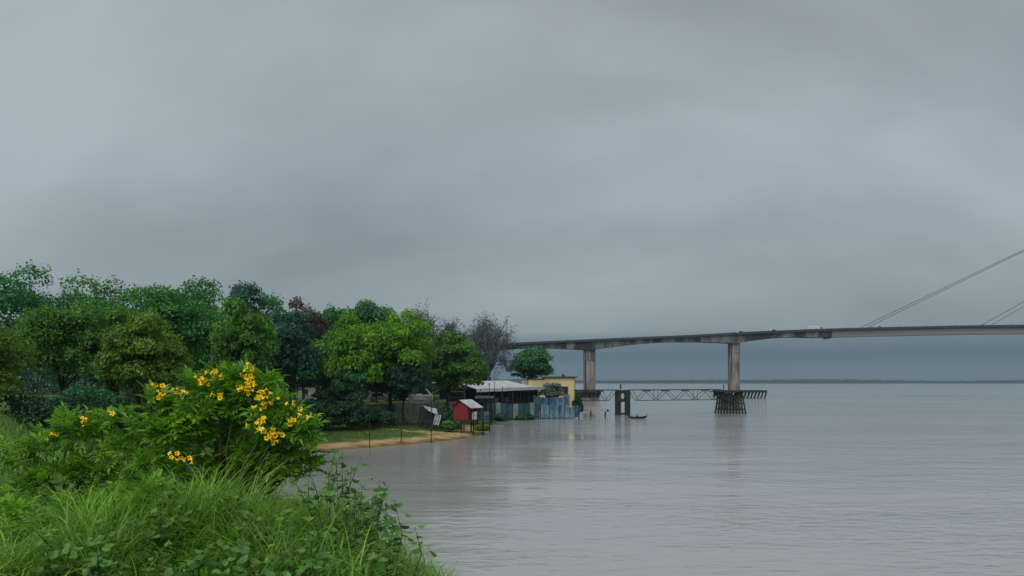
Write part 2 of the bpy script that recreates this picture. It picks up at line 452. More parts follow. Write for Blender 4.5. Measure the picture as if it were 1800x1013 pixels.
sand = np.maximum(sand, 0.60 * np.exp(-((GX + 22) / 14.0) ** 2 - ((GY - 120) / 10.0) ** 2))
a = gme.attributes.new('sand', 'FLOAT', 'POINT'); a.data.foreach_set('value', sand.reshape(-1).astype(np.float32))
a = gme.attributes.new('wet', 'FLOAT', 'POINT'); a.data.foreach_set('value', (1 - sstep(0.5, 1.9, dd + 0.5 * vnoise(GX, GY, 0.8, 6))).reshape(-1).astype(np.float32))
tag(link('ground', gme, gm), 'grassy riverbank with a tan sand edge', kind='structure')
wb = MB().add([(-4400, -240, 0), (4400, -240, 0), (4400, 4400, 0), (-4400, 4400, 0)], [(0, 1, 2, 3)])
tag(wb.build('river', wm), 'wide silty grey river', kind='structure')

# far bank: low wooded shore three kilometres off
fx = np.arange(-4300, 4301, 6.0)
def ridge(Y, base, amp, seed):
    r = np.random.default_rng(seed)
    h = base + amp * (np.interp(fx, np.arange(-4300, 4400, 260), r.random(34)) - 0.5) + 3.2 * np.interp(fx, np.arange(-4300, 4400, 17), r.random(512)) + 1.6 * r.random(len(fx))
    prof = [(-14, 0.0), (-12, 0.55), (-5, 0.9), (3, 1.0), (30, 0.7), (60, 0.0)]
    V = np.stack([np.stack([fx, np.full_like(fx, Y + py) + 3 * r.random(len(fx)), h * k + 0.5], -1) for py, k in prof], 1)
    ii = np.arange(V.shape[0] * V.shape[1]).reshape(V.shape[0], V.shape[1])
    return V.reshape(-1, 3), np.stack([ii[:-1, :-1], ii[1:, :-1], ii[1:, 1:], ii[:-1, 1:]], -1).reshape(-1, 4)
V1, F1 = ridge(3000, 7.0, 6, 3); V2, F2 = ridge(3070, 10.0, 7, 4)
fw = indexed_mesh('far_wood', np.concatenate([V1, V2]), np.concatenate([F1, F2 + len(V1)]))
tag(link('far_wood', fw, far_leaf), 'low dark line of woodland along the far shore', 'woodland', kind='stuff')
fb = MB().box((0, 3640, -0.2), (8600, 1320, 1.4))
tag(fb.build('far_bank', solid('far_soil', (0.07, 0.075, 0.05))), 'low far bank of the river', kind='structure')

# ------------------------------------------------------------------ trees
def leaf_quads(C, Nrm, size, aspect=1.6, rng=RNG, droop=0.0):
    n = len(C)
    Nrm = Nrm / np.linalg.norm(Nrm, axis=1, keepdims=True)
    up = rng.normal(size=(n, 3)); up[:, 2] -= droop * 3
    u = np.cross(Nrm, up); u /= np.linalg.norm(u, axis=1, keepdims=True) + 1e-9
    v = np.cross(Nrm, u)
    s = (size * (0.6 + 0.8 * rng.random(n)))[:, None]
    a = v * s * aspect * 0.5; bb = u * s * 0.5
    return np.stack([C - a, C + bb - a * 0.1, C + a, C - bb - a * 0.1], 1)

def crown_pts(c, rx, ry, rz, n, nclump, rng, clump=0.36, fill=0.15, flat=0.8):
    """leaf centres and normals for a crown made of many uneven clumps with gaps between them"""
    cs = []
    k = 0
    ph0, ph1 = rng.random(2) * 6.28
    while len(cs) < nclump and k < nclump * 40:
        k += 1
        d = rng.normal(size=3); d /= np.linalg.norm(d)
        if d[2] < -0.55: continue
        az = math.atan2(d[1], d[0])
        r = (0.46 + 0.42 * rng.random()) * (1 + 0.16 * math.sin(2 * az + ph0) + 0.12 * math.sin(3 * az + ph1 + 2 * d[2]))
        p = d * r
        if any(np.linalg.norm(p - q) < clump * 0.62 for q, _ in cs): continue
        cs.append((p, clump * (0.48 + 0.85 * rng.random())))
    nc = len(cs)
    cen = np.array([p for p, _ in cs]); rad = np.array([r for _, r in cs])
    wts = rad ** 2; wts /= wts.sum()
    which = rng.choice(nc, n, p=wts)
    d = rng.normal(size=(n, 3)); d /= np.linalg.norm(d, axis=1, keepdims=True)
    d[:, 2] = np.where(d[:, 2] < -0.3, -d[:, 2] * 0.7, d[:, 2])
    r = rad[which] * (0.62 + 0.45 * rng.random(n) ** 0.7)
    lump = 1 + 0.22 * np.sin(d[:, 0] * 7 + which) * np.cos(d[:, 1] * 6 + which * 2.3)
    p = cen[which] + d * (r * lump)[:, None] * np.array([1, 1, flat])
    nf = int(n * fill)
    q = rng.normal(size=(nf, 3)); q /= np.linalg.norm(q, axis=1, keepdims=True)
    p[:nf] = q * (0.75 * rng.random(nf) ** 0.4)[:, None]
    nr = d * 0.9 + rng.normal(size=(n, 3)) * 0.55; nr[:, 2] += 0.25
    ctint = rng.random(nc)
    tint = np.clip(0.38 + 0.45 * (ctint[which] - 0.5) + 0.17 * rng.normal(size=n), 0, 1)
    sc = np.array([rx, ry, rz])
    return p * sc + np.array(c), nr, tint, cen * sc + np.array(c)

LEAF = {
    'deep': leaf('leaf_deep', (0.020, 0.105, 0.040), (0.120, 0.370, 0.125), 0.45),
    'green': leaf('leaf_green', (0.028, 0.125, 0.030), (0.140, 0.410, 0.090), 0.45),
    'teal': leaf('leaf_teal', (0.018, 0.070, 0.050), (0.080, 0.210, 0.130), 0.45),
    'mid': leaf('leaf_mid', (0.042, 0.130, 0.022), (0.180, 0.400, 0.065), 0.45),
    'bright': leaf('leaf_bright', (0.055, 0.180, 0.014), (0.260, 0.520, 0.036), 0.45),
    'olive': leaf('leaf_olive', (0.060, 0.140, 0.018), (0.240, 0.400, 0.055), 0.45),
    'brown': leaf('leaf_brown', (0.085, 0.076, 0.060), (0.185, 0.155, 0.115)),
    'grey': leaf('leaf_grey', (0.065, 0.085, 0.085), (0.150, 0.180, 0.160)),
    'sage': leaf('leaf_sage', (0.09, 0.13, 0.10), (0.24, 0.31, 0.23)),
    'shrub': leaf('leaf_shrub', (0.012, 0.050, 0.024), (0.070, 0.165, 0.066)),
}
TREES = 'trees along the riverbank promenade'
def tree(label, x0, x1, y0, y1, Y, kind, n=20000, size=None, nclump=34, clump=0.36, trunk_px=None, droop=0.0, name='tree', group=TREES, fill=0.15, seed=0, flat=0.8, trunk=True, cat='tree'):
    rng = np.random.default_rng(1000 + seed + int(x0 * 7 + y0))
    X = WX((x0 + x1) / 2, Y)
    rx = (x1 - x0) / 2 / F * Y
    zt, zb = WZ(y0, Y), WZ(y1, Y)
    rz_ = (zt - zb) / 2; c = (X, Y, (zt + zb) / 2)
    ry = max(rx * 0.9, min(rz_, rx * 1.3))
    bx = WX(trunk_px, Y) if trunk_px else X + rng.normal() * 0.1 * rx
    gz = hz_at(bx, Y)
    root = empty(name, (bx, Y, gz), label, cat, group)
    size = size or (0.0016 * Y + 0.055)
    n = int(n * 1.7)
    k = 1.03
    C, Nr, tint, cen = crown_pts(c, rx * k * (1.1 if name == 'tree' else 1), ry * k, rz_ * k, n, nclump, rng, clump, fill, flat)
    C[:, 2] = np.maximum(C[:, 2], gz + 0.15)
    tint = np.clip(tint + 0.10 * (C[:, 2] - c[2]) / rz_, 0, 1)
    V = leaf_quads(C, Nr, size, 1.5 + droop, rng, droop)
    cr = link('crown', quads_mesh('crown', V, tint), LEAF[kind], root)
    cr['kind'] = 'stuff'
    if trunk:
        mb = MB()
        H = c[2] - gz
        r0 = max(0.05, 0.032 * rx + 0.014 * H)
        fork = Vector((bx + (X - bx) * 0.3 + rng.normal() * 0.1, Y, gz + max(0.3, min(H * 0.55, (zb - gz) + 0.25 * (zt - zb)))))
        base = Vector((bx, Y, gz - 0.3))
        mb.tube([base, base + Vector((0, 0, 0.5)), base.lerp(fork, 0.6) + Vector((rng.normal() * 0.15, 0, 0)), fork], [r0 * 1.4, r0, r0 * 0.85, r0 * 0.7], 8)
        mb.build('trunk', bark if kind != 'grey' else bark_grey, root, smooth=True)
        order = sorted(range(len(cen)), key=lambda i: -np.linalg.norm(cen[i] - np.array(c)))[:: max(1, len(cen) // 8)][:8]
        for i in order:
            e = Vector(cen[i]); mid = fork.lerp(e, 0.5) + Vector((0, 0, 0.12 * rz_))
            MB().tube([fork, mid, e], [r0 * 0.5, r0 * 0.3, r0 * 0.1], 5).build('limb', bark, root, smooth=True)
    return root

def bare_tree(label, px, y_top, Y, half_px, seed, limbs=10, twig=0.06, leaves=2500, low=0.30, kind='grey', group=TREES):
    """fan of limbs, each with side branches and fine twigs reaching an uneven dome"""
    rng = np.random.default_rng(seed)
    X = WX(px, Y); gz = hz_at(X, Y)
    root = empty('tree', (X, Y, gz), label, 'tree', group)
    H = WZ(y_top, Y) - gz; HW = half_px / F * Y
    c = Vector((X, Y, gz + H * 0.52)); rz_ = H * 0.48
    fork = Vector((X, Y, gz + H * low)); r0 = H * 0.020
    MB().tube([(X - .1, Y, gz - .3), (X, Y, gz + H * low * .5), fork], [r0 * 1.3, r0, r0 * .85], 8).build('trunk', bark_grey, root, smooth=True)
    twigs = MB(); tips = []
    def dome(az, el, k=1.0):
        return c + Vector((math.cos(az) * math.cos(el) * HW, math.sin(az) * math.cos(el) * HW * .9, math.sin(el) * rz_)) * k
    for i in range(limbs):
        az = 2 * math.pi * i / limbs + rng.normal() * .25; el = rng.uniform(-.25, 1.35)
        e = dome(az, el, rng.uniform(.8, 1.0))
        mid = fork.lerp(e, .45) + Vector((0, 0, .10 * H * math.cos(el)))
        MB().tube([fork, mid, e], [r0 * .5, r0 * .3, twig * .7], 5).build('limb', bark_grey, root, smooth=True)
        for k in range(9):
            t_ = rng.uniform(.25, 1.0)
            p = fork.lerp(mid, t_ * 2) if t_ < .5 else mid.lerp(e, t_ * 2 - 1)
            q = p.lerp(dome(az + rng.normal() * .55, min(1.5, el + rng.normal() * .45), rng.uniform(.75, 1.08)), rng.uniform(.5, .95))
            m2 = p.lerp(q, .5) + Vector((0, 0, .03 * H))
            twigs.tube([p, m2, q], [twig * 1.1, twig * .9, twig * .6], 3, cap=False)
            for n_ in range(9):
                u = rng.uniform(.2, 1.0); a = p.lerp(m2, u * 2) if u < .5 else m2.lerp(q, u * 2 - 1)
                b_ = a + ((q - p).normalized() * .8 + Vector(rng.normal(size=3)) * .75 + Vector((0, 0, .25))) * H * rng.uniform(.04, .10)
                twigs.tube([a, b_], [twig * .6, twig * .38], 3, cap=False); tips.append(b_)
    br = twigs.build('branches', bark_grey, root); br['kind'] = 'stuff'
    tp = np.array([tuple(v) for v in tips])
    C = tp[rng.integers(0, len(tp), leaves)] + rng.normal(size=(leaves, 3)) * 0.35
    V = leaf_quads(C, rng.normal(size=(leaves, 3)), 0.20, 1.6, rng)
    cr = link('crown', quads_mesh('crown', V, rng.random(leaves)), LEAF[kind], root); cr['kind'] = 'stuff'
    return root

# left part of the shore
tree('tall broad deep green tree standing above the olive tree', 215, 395, 500, 660, 76, 'green', 15000, nclump=52, clump=0.32)
tree('rounded olive green tree beside the yellow flowering shrub', 190, 322, 568, 720, 52, 'olive', 13000, nclump=44, clump=0.32, droop=0.2)
tree('fresh green drooping tree leaning in front of the tall deep green tree', 372, 472, 545, 700, 68, 'mid', 12000, nclump=40, clump=0.34, droop=0.5)
tree('dark tree behind with a small tufted top above the others', 385, 470, 511, 640, 112, 'teal', 9000, nclump=40, clump=0.30)
tree('blue green wide tree between the tufted tree and the brown tree', 430, 520, 534, 670, 118, 'deep', 8000)
tree('dark teal hanging tree with a bare trunk over the promenade', 455, 548, 553, 685, 92, 'teal', 12000, nclump=40, clump=0.34, droop=0.5, trunk_px=521)
tree('reddish brown half bare tree among the green ones', 496, 572, 531, 690, 118, 'brown', 6500, nclump=34, clump=0.30, fill=0.08)
tree('small dark green tree squeezed close behind the brown tree', 545, 600, 548, 680, 126, 'deep', 6000)
tree('large dark green tree rising behind the two bright green trees', 585, 696, 530, 640, 142, 'deep', 11000, nclump=44, clump=0.30)
tree('bright green drooping tree with leaves hanging near the parked car', 580, 668, 548, 716, 104, 'bright', 14000, nclump=42, clump=0.33, droop=0.6)
tree('big yellow green tree with a lopsided crown over the promenade wall', 642, 752, 554, 704, 110, 'bright', 15000, nclump=46, clump=0.33, droop=0.4)
tree('shaded green lower tree between the two bright trees', 630, 700, 610, 700, 120, 'deep', 7000)
tree('dark drooping low tree added to darken the foot of the big yellow green tree', 660, 752, 628, 712, 108, 'teal', 9000, nclump=36, clump=0.34, droop=0.5)  # added: dark leaves stand for shade in the bright crown's lower part
tree('dark hanging low tree added to darken the foot of the bright green drooping tree', 588, 640, 640, 716, 101, 'deep', 6000, nclump=30, clump=0.34, droop=0.5)  # added likewise, its leaf colour carries the shade below the drooping crown
tree('round medium green tree overhanging the red shed', 738, 850, 594, 698, 120, 'mid', 14000, nclump=46, clump=0.33, droop=0.3, trunk_px=783)
tree('round dark green tree behind the yellow building', 898, 968, 612, 676, 182, 'deep', 9000, nclump=34, clump=0.36, trunk_px=932)
tree('small grey green tree in front of the yellow wall', 952, 988, 673, 706, 160, 'sage', 2600, nclump=22, clump=0.40, trunk_px=968, fill=.3)
bare_tree('large nearly leafless grey tree with a fan of fine branches', 858, 567, 172, 52, 41, 18, 0.055, 5600, .28)
bare_tree('smaller grey thin leaved tree on the inland side of the leafless fan tree', 798, 573, 165, 32, 43, 12, 0.06, 3600, .4)
bare_tree('sparse grey crowned tree peeping over the yellow green tree', 738, 556, 150, 35, 47, 13, 0.06, 4200, .45)
# masses behind, and beyond the left edge of the photographed frame
for i, (x0, x1, y0, y1, Y, k, lab) in enumerate((
        (300, 420, 535, 700, 130, 'green', 'dark background tree behind the fresh green drooping tree'),
        (420, 520, 560, 700, 145, 'deep', 'dark background tree behind the dark teal hanging tree'),
        (520, 620, 570, 700, 150, 'teal', 'dark background tree between the brown tree and the bright green drooping tree'),
        (610, 720, 575, 700, 160, 'deep', 'dark background tree behind the shaded green lower tree'),
        (700, 800, 588, 700, 155, 'teal', 'dark background tree behind the sparse grey crowned tree'),
        (770, 860, 612, 690, 190, 'teal', 'hazy background tree behind the round tree over the red shed'),
        (318, 432, 556, 700, 98, 'green', 'leafy tree filling the gap behind the fresh green drooping tree'),
        (468, 566, 584, 704, 106, 'deep', 'leafy dark tree filling the gap under the brown tree'),
        (146, 250, 556, 706, 68, 'mid', 'leafy tree filling the gap inland of the tall broad tree'),
        (536, 606, 590, 706, 114, 'mid', 'leafy green tree filling the gap beside the bright drooping tree'),
        (690, 770, 590, 690, 136, 'green', 'leafy tree filling the gap above the kiosk'),
        (110, 260, 492, 690, 84, 'green', 'tall deep green tree inland of the tall broad one'),
        (40, 170, 520, 700, 66, 'mid', 'fresh green tree inland of the olive tree'),
        (-60, 90, 478, 690, 74, 'deep', 'tall deep green tree standing farthest from the river'),
        (-140, 30, 560, 760, 48, 'olive', 'olive tree standing apart at the bank farthest from the river'))):
    tree(lab, x0, x1, y0, y1, Y, k, 10000, nclump=40, clump=0.33, seed=i)
rngw = np.random.default_rng(77); nw = 60000
wx_ = rngw.uniform(-330, -6, nw); wy_ = rngw.uniform(188, 235, nw)
keepw = (wx_ / wy_ * F + 900) < 862
wx_, wy_ = wx_[keepw], wy_[keepw]
wtop = 5.5 + 3.5 * (0.5 + 0.5 * vnoise(wx_, wy_, 0.22, 3.0)) + np.clip((-wx_ - 30) / 60, 0, 1) * 4
wz_ = 3.8 + wtop * rngw.random(len(wx_)) ** 0.7
wq = leaf_quads(np.stack([wx_, wy_, wz_], 1), rngw.normal(size=(len(wx_), 3)) + np.array([0, -.4, .5]), 0.75, 1.5, rngw)
tag(link('background_wood', quads_mesh('background_wood', wq, np.clip(.35 + .2 * rngw.normal(size=len(wx_)), 0, 1)), LEAF['teal']), 'dim mass of trees closing the view behind the promenade', 'woodland', kind='stuff')
# dark shrubs under the trees in front of the promenade wall
SH = 'shrubs below the promenade'
for i, (x0, x1, y0, y1, Y, k, lab) in enumerate((
        (470, 552, 702, 772, 90, 'shrub', 'dark shrub next to the flowering shrub at the lawn edge'),
        (540, 606, 694, 764, 96, 'shrub', 'dense dark shrub under the bright green drooping tree'),
        (592, 648, 700, 758, 98, 'shrub', 'dark shrub below the parked white car'),
        (636, 682, 712, 752, 102, 'shrub', 'low dark green shrub at the inland end of the beige wall'),
        (668, 694, 722, 744, 106, 'deep', 'small green shrub against the beige wall'),
        (560, 625, 682, 715, 112, 'teal', 'blue green shrub on the promenade under the trees'),
        (765, 800, 716, 756, 108, 'shrub', 'dark shrub between the grey tarpaulin and the red shed'),
        (778, 805, 742, 758, 103, 'mid', 'low green shrub under the corner of the red shed'),
        (1008, 1023, 692, 734, 158, 'shrub', 'dark shrub hanging over the water by the yellow building'),
        (836, 860, 746, 760, 110, 'olive', 'scrubby weeds on the tip of the sand spit'),
        (862, 892, 729, 740, 140, 'shrub', 'scrub at the foot of the pale fence sheets'),
        (905, 940, 729, 739, 146, 'shrub', 'dark scrub at the foot of the teal fence sheets'),
        (395, 470, 676, 722, 104, 'teal', 'blue green shrub under the dark teal hanging tree'),
        (690, 742, 690, 712, 132, 'shrub', 'dark hedge behind the parked van'),
        (100, 200, 680, 760, 62, 'deep', 'green shrub inland of the olive tree trunk'),
        (215, 300, 690, 770, 60, 'deep', 'green shrub behind the olive tree trunk'),
        (350, 470, 700, 790, 66, 'shrub', 'dark shrub behind the yellow flowering shrub'),
        (180, 330, 700, 800, 56, 'shrub', 'dark thicket under the olive tree'),
        (0, 190, 690, 800, 50, 'shrub', 'dark thicket inland of the olive tree'))):
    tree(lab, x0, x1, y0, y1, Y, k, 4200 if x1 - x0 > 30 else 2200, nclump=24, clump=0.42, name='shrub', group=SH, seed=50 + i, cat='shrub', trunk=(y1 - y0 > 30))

# ------------------------------------------------------------------ bridge
BY = 350.0
PXM = BY / F
BRI = empty('bridge', (34, BY, 0), 'long concrete girder bridge on tall piers with stays towards the far span', 'bridge')
def deck_top(X):
    px = 900 + X / PXM
    yy = np.interp(px, [100, 600, 903, 1036, 1110, 1207, 1290, 1336, 1455, 1559, 1700, 1950, 2400], [640, 617, 603.6, 597.5, 594.3, 590.4, 585.6, 583.4, 578.8, 576.3, 573.3, 571, 576])
    return WZ(yy, BY)
def deck_depth(X):
    d = 2.1
    for pc in (-29.5, 34.0, 97.5):
        t = max(0, 1 - abs(X - pc) / 31.0); d = max(d, 2.1 + 2.2 * t ** 1.7)
    w = float(sstep(112, 138, np.array(X)))
    return d * (1 - w) + 3.3 * w
def girder(xa, xb, name, mat, half=4.2, step=2.5):
    xs = np.linspace(xa, xb, max(2, int((xb - xa) / step)))
    vs = []; fs = []
    for X in xs:
        z = deck_top(X) - 0.9; d = deck_depth(X)
        vs += [(X, BY - half, z), (X, BY - half + 0.5, z - d + 0.5), (X, BY + half - 0.5, z - d + 0.5), (X, BY + half, z)]
    for i in range(len(xs) - 1):
        for k in range(4):
            a, b2 = i * 4 + k, i * 4 + (k + 1) % 4
            fs.append((a, b2, b2 + 4, a + 4))
    fs += [(0, 1, 2, 3), tuple(range(len(vs) - 4, len(vs)))]
    return MB().add(vs, fs).build(name, mat, BRI)
JX = WX(1455, BY)
girder(-150, JX - 0.5, 'girder', girder_mat)
girder(JX + 0.3, 430, 'girder', girder_clean)
MB().box((JX - 0.1, BY, deck_top(JX) - 2.6), (0.75, 8.2, 3.2)).build('expansion_joint', parapet_mat, BRI)
for s in (-1, 1):
    xs = np.linspace(-150, 430, 120); vs = []; fs = []
    for X in xs:
        z = deck_top(X)
        vs += [(X, BY + s * 5.2, z - 0.95), (X, BY + s * 5.2, z), (X, BY + s * 4.9, z), (X, BY + s * 4.9, z - 0.95)]
    for i in range(len(xs) - 1):
        for k in range(4):
            a, b2 = i * 4 + k, i * 4 + (k + 1) % 4
            fs.append((a, b2, b2 + 4, a + 4))
    MB().add(vs, fs).build('parapet', parapet_mat, BRI)
vs = []; fs = []
for i, X in enumerate(np.linspace(-150, 430, 120)):
    z = deck_top(X) - 0.86
    vs += [(X, BY - 4.9, z), (X, BY + 4.9, z), (X, BY + 4.9, z - 0.25), (X, BY - 4.9, z - 0.25)]
    if i:
        for k in range(4):
            a, b2 = (i - 1) * 4 + k, (i - 1) * 4 + (k + 1) % 4
            fs.append((a, b2, b2 + 4, a + 4))
MB().add(vs, fs).build('roadway', parapet_mat, BRI)
def pier(X, w, cap_x0, cap_x1):
    zt = deck_top(X) - 0.9 - deck_depth(X) + 0.7
    c = 0.35; dpt = 5.0
    poly = [(X - w / 2 + c, BY - dpt / 2, 2.6), (X + w / 2 - c, BY - dpt / 2, 2.6), (X + w / 2, BY - dpt / 2 + c, 2.6), (X + w / 2, BY + dpt / 2 - c, 2.6),
            (X + w / 2 - c, BY + dpt / 2, 2.6), (X - w / 2 + c, BY + dpt / 2, 2.6), (X - w / 2, BY + dpt / 2 - c, 2.6), (X - w / 2, BY - dpt / 2 + c, 2.6)]
    p = MB().prism(poly, (0, 0, zt - 2.6 - 5)).build('pier', pier_mat, BRI)
    poly2 = [(v[0] + (v[0] - X) * 0.012, BY + (v[1] - BY) * 1.012, zt - 5.02) for v in poly]
    MB().prism(poly2, (0, 0, 5.02)).build('pier_head', pier_head, p)
    for s in (-1, 1):      # shallow ribs up the river face
        MB().box((X + s * w * 0.40, BY - dpt / 2 - 0.06, (zt + 2.6) / 2), (w * 0.12, 0.16, zt - 2.7)).build('rib', girder_mat, p)
    cx, cw = (cap_x0 + cap_x1) / 2, cap_x1 - cap_x0
    cp = MB().box((cx, BY, 2.75), (cw, 11, 1.0)).build('pile_cap', concrete_dark, BRI)
    n = int(cw / 1.45)
    for i in range(n):
        for yy in (-4.6, 0, 4.6):
            xx = cap_x0 + 0.6 + i * (cw - 1.2) / (n - 1)
            MB().tube([(xx + 0.55, BY + yy, 2.4), (xx - 0.75, BY + yy * 1.08, -1.2)], 0.36, 7).build('pile', concrete_dark, cp)
for X in np.arange(-20, JX - 3, 7.94):
    z = deck_top(X) - 1.0; d = deck_depth(X)
    MB().bar((X, BY - 4.24, z), (X, BY - 3.76, z - d + .6), .16, .05).build('segment_joint', parapet_mat, BRI)
for X in np.arange(0, 420, 12.0):
    MB().bar((X, BY - 5.05, deck_top(X)), (X, BY - 5.05, deck_top(X) + .42), .16).build('rail_post', dark_steel, BRI)
pier(-29.5, 4.8, -39, -24)
pier(34.0, 4.85, 24.0, 38.4)
pier(97.5, 4.1, 89.6, 110.4)
# stay pylon and stays of the main span (beyond the right edge of the frame)
PX, PT = 262.0, 84.0
py = MB()
for s in (-1, 1):
    py.bar((PX, BY + s * 9, -1.5), (PX, BY + s * 0.9, PT), 4.2, 2.6)
py.build('pylon', pier_mat, BRI)
MB().box((PX, BY, 27.0), (3.2, 13.2, 2.2)).build('pylon_beam', pier_mat, BRI)
MB().box((PX, BY, 1.2), (16, 26, 3.2)).build('pylon_base', concrete_dark, BRI)
for s in (-1, 1):
    for ax, tz in ((152.8, PT - 1.5), (207, PT - 22), (317, PT - 22), (371, PT - 1.5)):
        f = (PT - tz) / PT
        MB().tube([(ax, BY + s * 4.5, deck_top(ax) - 0.5), (PX, BY + s * (0.9 + 8.1 * f), tz)], 0.17, 6).build('stay', stay_steel, BRI)

# ------------------------------------------------------------------ vehicles
def vehicle(name, label, loc, rz, Lg, Wd, Ht, paint, kind, group=None):
    root = empty(name, loc, label, 'car' if kind == 'car' else ('van' if kind == 'van' else 'truck'), group, rz)
    h = Lg / 2
    if kind == 'car':
        prof = [(-h, .28), (-h, .72), (-h * .80, .88), (-h * .55, Ht), (h * .12, Ht), (h * .45, .92), (h * .92, .74), (h, .55), (h, .28)]
    elif kind == 'van':
        prof = [(-h, .3), (-h, Ht), (h * .55, Ht), (h * .80, Ht * .62), (h, Ht * .5), (h, .3)]
    else:
        prof = [(-h, .8), (-h, Ht), (h * .55, Ht), (h * .55, Ht * .85), (h * .92, Ht * .8), (h, Ht * .45), (h, .5), (h * .5, .5), (h * .5, .8)]
    pm = MB().prism([(x, -Wd / 2, z) for x, z in prof], (0, Wd, 0))
    pm.build('body', paint, root, local=True, bevel=0.06)
    for s in (-1, 1):
        if kind == 'car':
            gl = [(-h * .70, .93), (-h * .50, Ht - .1), (h * .09, Ht - .1), (h * .36, .95)]
        elif kind == 'van':
            gl = [(h * .18, Ht * .58), (h * .18, Ht * .9), (h * .52, Ht * .9), (h * .72, Ht * .62)]
        else:
            gl = [(h * .62, Ht * .5), (h * .62, Ht * .74), (h * .88, Ht * .74), (h * .93, Ht * .5)]
        MB().prism([(x, s * (Wd / 2 + .004), z) for x, z in gl], (0, s * .015, 0)).build('window', dark_glass, root, local=True)
        for wx in (-.62, .62):
            w = MB(); r = .31 if kind == 'car' else (.36 if kind == 'van' else .5)
            w.tube([(wx * h, s * (Wd / 2 - .2), r), (wx * h, s * (Wd / 2 + .02), r)], r, 14)
            wo = w.build('wheel', rubber, root, local=True)
            MB().tube([(wx * h, s * (Wd / 2 + .0), r), (wx * h, s * (Wd / 2 + .035), r)], r * .55, 10).build('rim', grey_sheet, wo, local=True)
    return root
silver = solid('silver_paint', (0.50, 0.51, 0.53), (0.45, 0.46, 0.48), 1, 0.3, 0, 0.3, spec=0.5)
vehicle('parked_car', 'white car parked under the bright green drooping tree', (WX(669, 125), 125, hz_at(WX(669, 125), 125)), 0.12, 4.1, 1.7, 1.48, white_paint, 'car')
vehicle('parked_car', 'silver car parked in the shade beside the white car', (WX(617, 130), 130, hz_at(WX(617, 130), 130)), 0.3, 4.0, 1.7, 1.45, silver, 'car')
vehicle('parked_van', 'white van parked behind the pale balustrade', (WX(738, 127), 127, hz_at(WX(738, 127), 127)), 0.08, 4.3, 1.8, 1.95, white_paint, 'van')
for px, k, lab in ((1303, 'car', 'small white car crossing the bridge above the pier'), (1361, 'car', 'small white car following on the bridge between pier and joint'), (1432, 'truck', 'white truck on the bridge just before the expansion joint'), (1541, 'van', 'white van on the bridge near the foot of the stays')):
    X = WX(px, BY - 3)
    vehicle('bridge_' + k, lab, (X, BY - 2.6, deck_top(X) - 0.858), 0, {'car': 4.2, 'truck': 7, 'van': 5}[k], 2.0, {'car': 1.5, 'truck': 2.3, 'van': 1.7}[k], white_paint, k)

# ------------------------------------------------------------------ jetty gangway, its frame and the mooring dolphin
G0, G1 = P(1008, 0, 162), P(1262, 0, 174)
G0.z = G1.z = 0
gdir = (G1 - G0).normalized(); gn = Vector((-gdir.y, gdir.x, 0))
def gpt(px):          # point on the gangway axis seen at photo column px
    k = (px - 900) / F
    t = (k * G0.y - G0.x) / (gdir.x - k * gdir.y)
    return G0 + gdir * t
ZT, ZB = 5.22, 3.05
def up(v, z): return Vector((v.x, v.y, z))
def gangway(xa, xb, label, bottom, tops, ends):
    root = empty('jetty_gangway', up(gpt((xa + xb) / 2), ZT), label, 'gangway', 'truss gangways of the old jetty')
    a, b = gpt(xa), gpt(xb)
    MB().bar(up(a, ZT + 0.10), up(b, ZT + 0.10), 1.7, 0.07).build('walkway', dark_wood, root)
    for s in (-0.8, 0.8):
        o = gn * s
        MB().bar(up(a + o, ZT), up(b + o, ZT), 0.11, 0.13).build('top_chord', dark_steel, root)
        MB().bar(up(gpt(bottom[0]) + o, ZB), up(gpt(bottom[-1]) + o, ZB), 0.11, 0.12).build('bottom_chord', dark_steel, root)
        nodes_ = sorted([(x, ZB) for x in bottom] + [(x, ZT) for x in tops + ends])
        for (x1, z1), (x2, z2) in zip(nodes_, nodes_[1:]):
            if z1 != z2:
                MB().bar(up(gpt(x1) + o, z1), up(gpt(x2) + o, z2), 0.08).build('diagonal', dark_steel, root)
        for x in bottom[1:-1:2]:
            MB().bar(up(gpt(x) + o, ZB), up(gpt(x) + o, ZT), 0.09).build('vertical', dark_steel, root)
        for x in tops:
            MB().box(up(gpt(x) + o, ZT - 0.16), (0.85, 0.10, 0.22), math.atan2(gdir.y, gdir.x)).build('gusset', dark_steel, root)
    for x in bottom:
        MB().bar(up(gpt(x) - gn * 0.8, ZB + 0.03), up(gpt(x) + gn * 0.8, ZB + 0.03), 0.09).build('cross_beam', dark_steel, root)
    return root
gangway(1012, 1084, 'short dark steel truss gangway from the yellow building to the frame', [1022, 1045, 1066], [1033, 1055], [1012, 1082])
gangway(1107, 1264, 'long dark steel truss gangway from the frame to the timber dolphin', [1119, 1153, 1188, 1222, 1256], [1136, 1170, 1205, 1240], [1109, 1262])

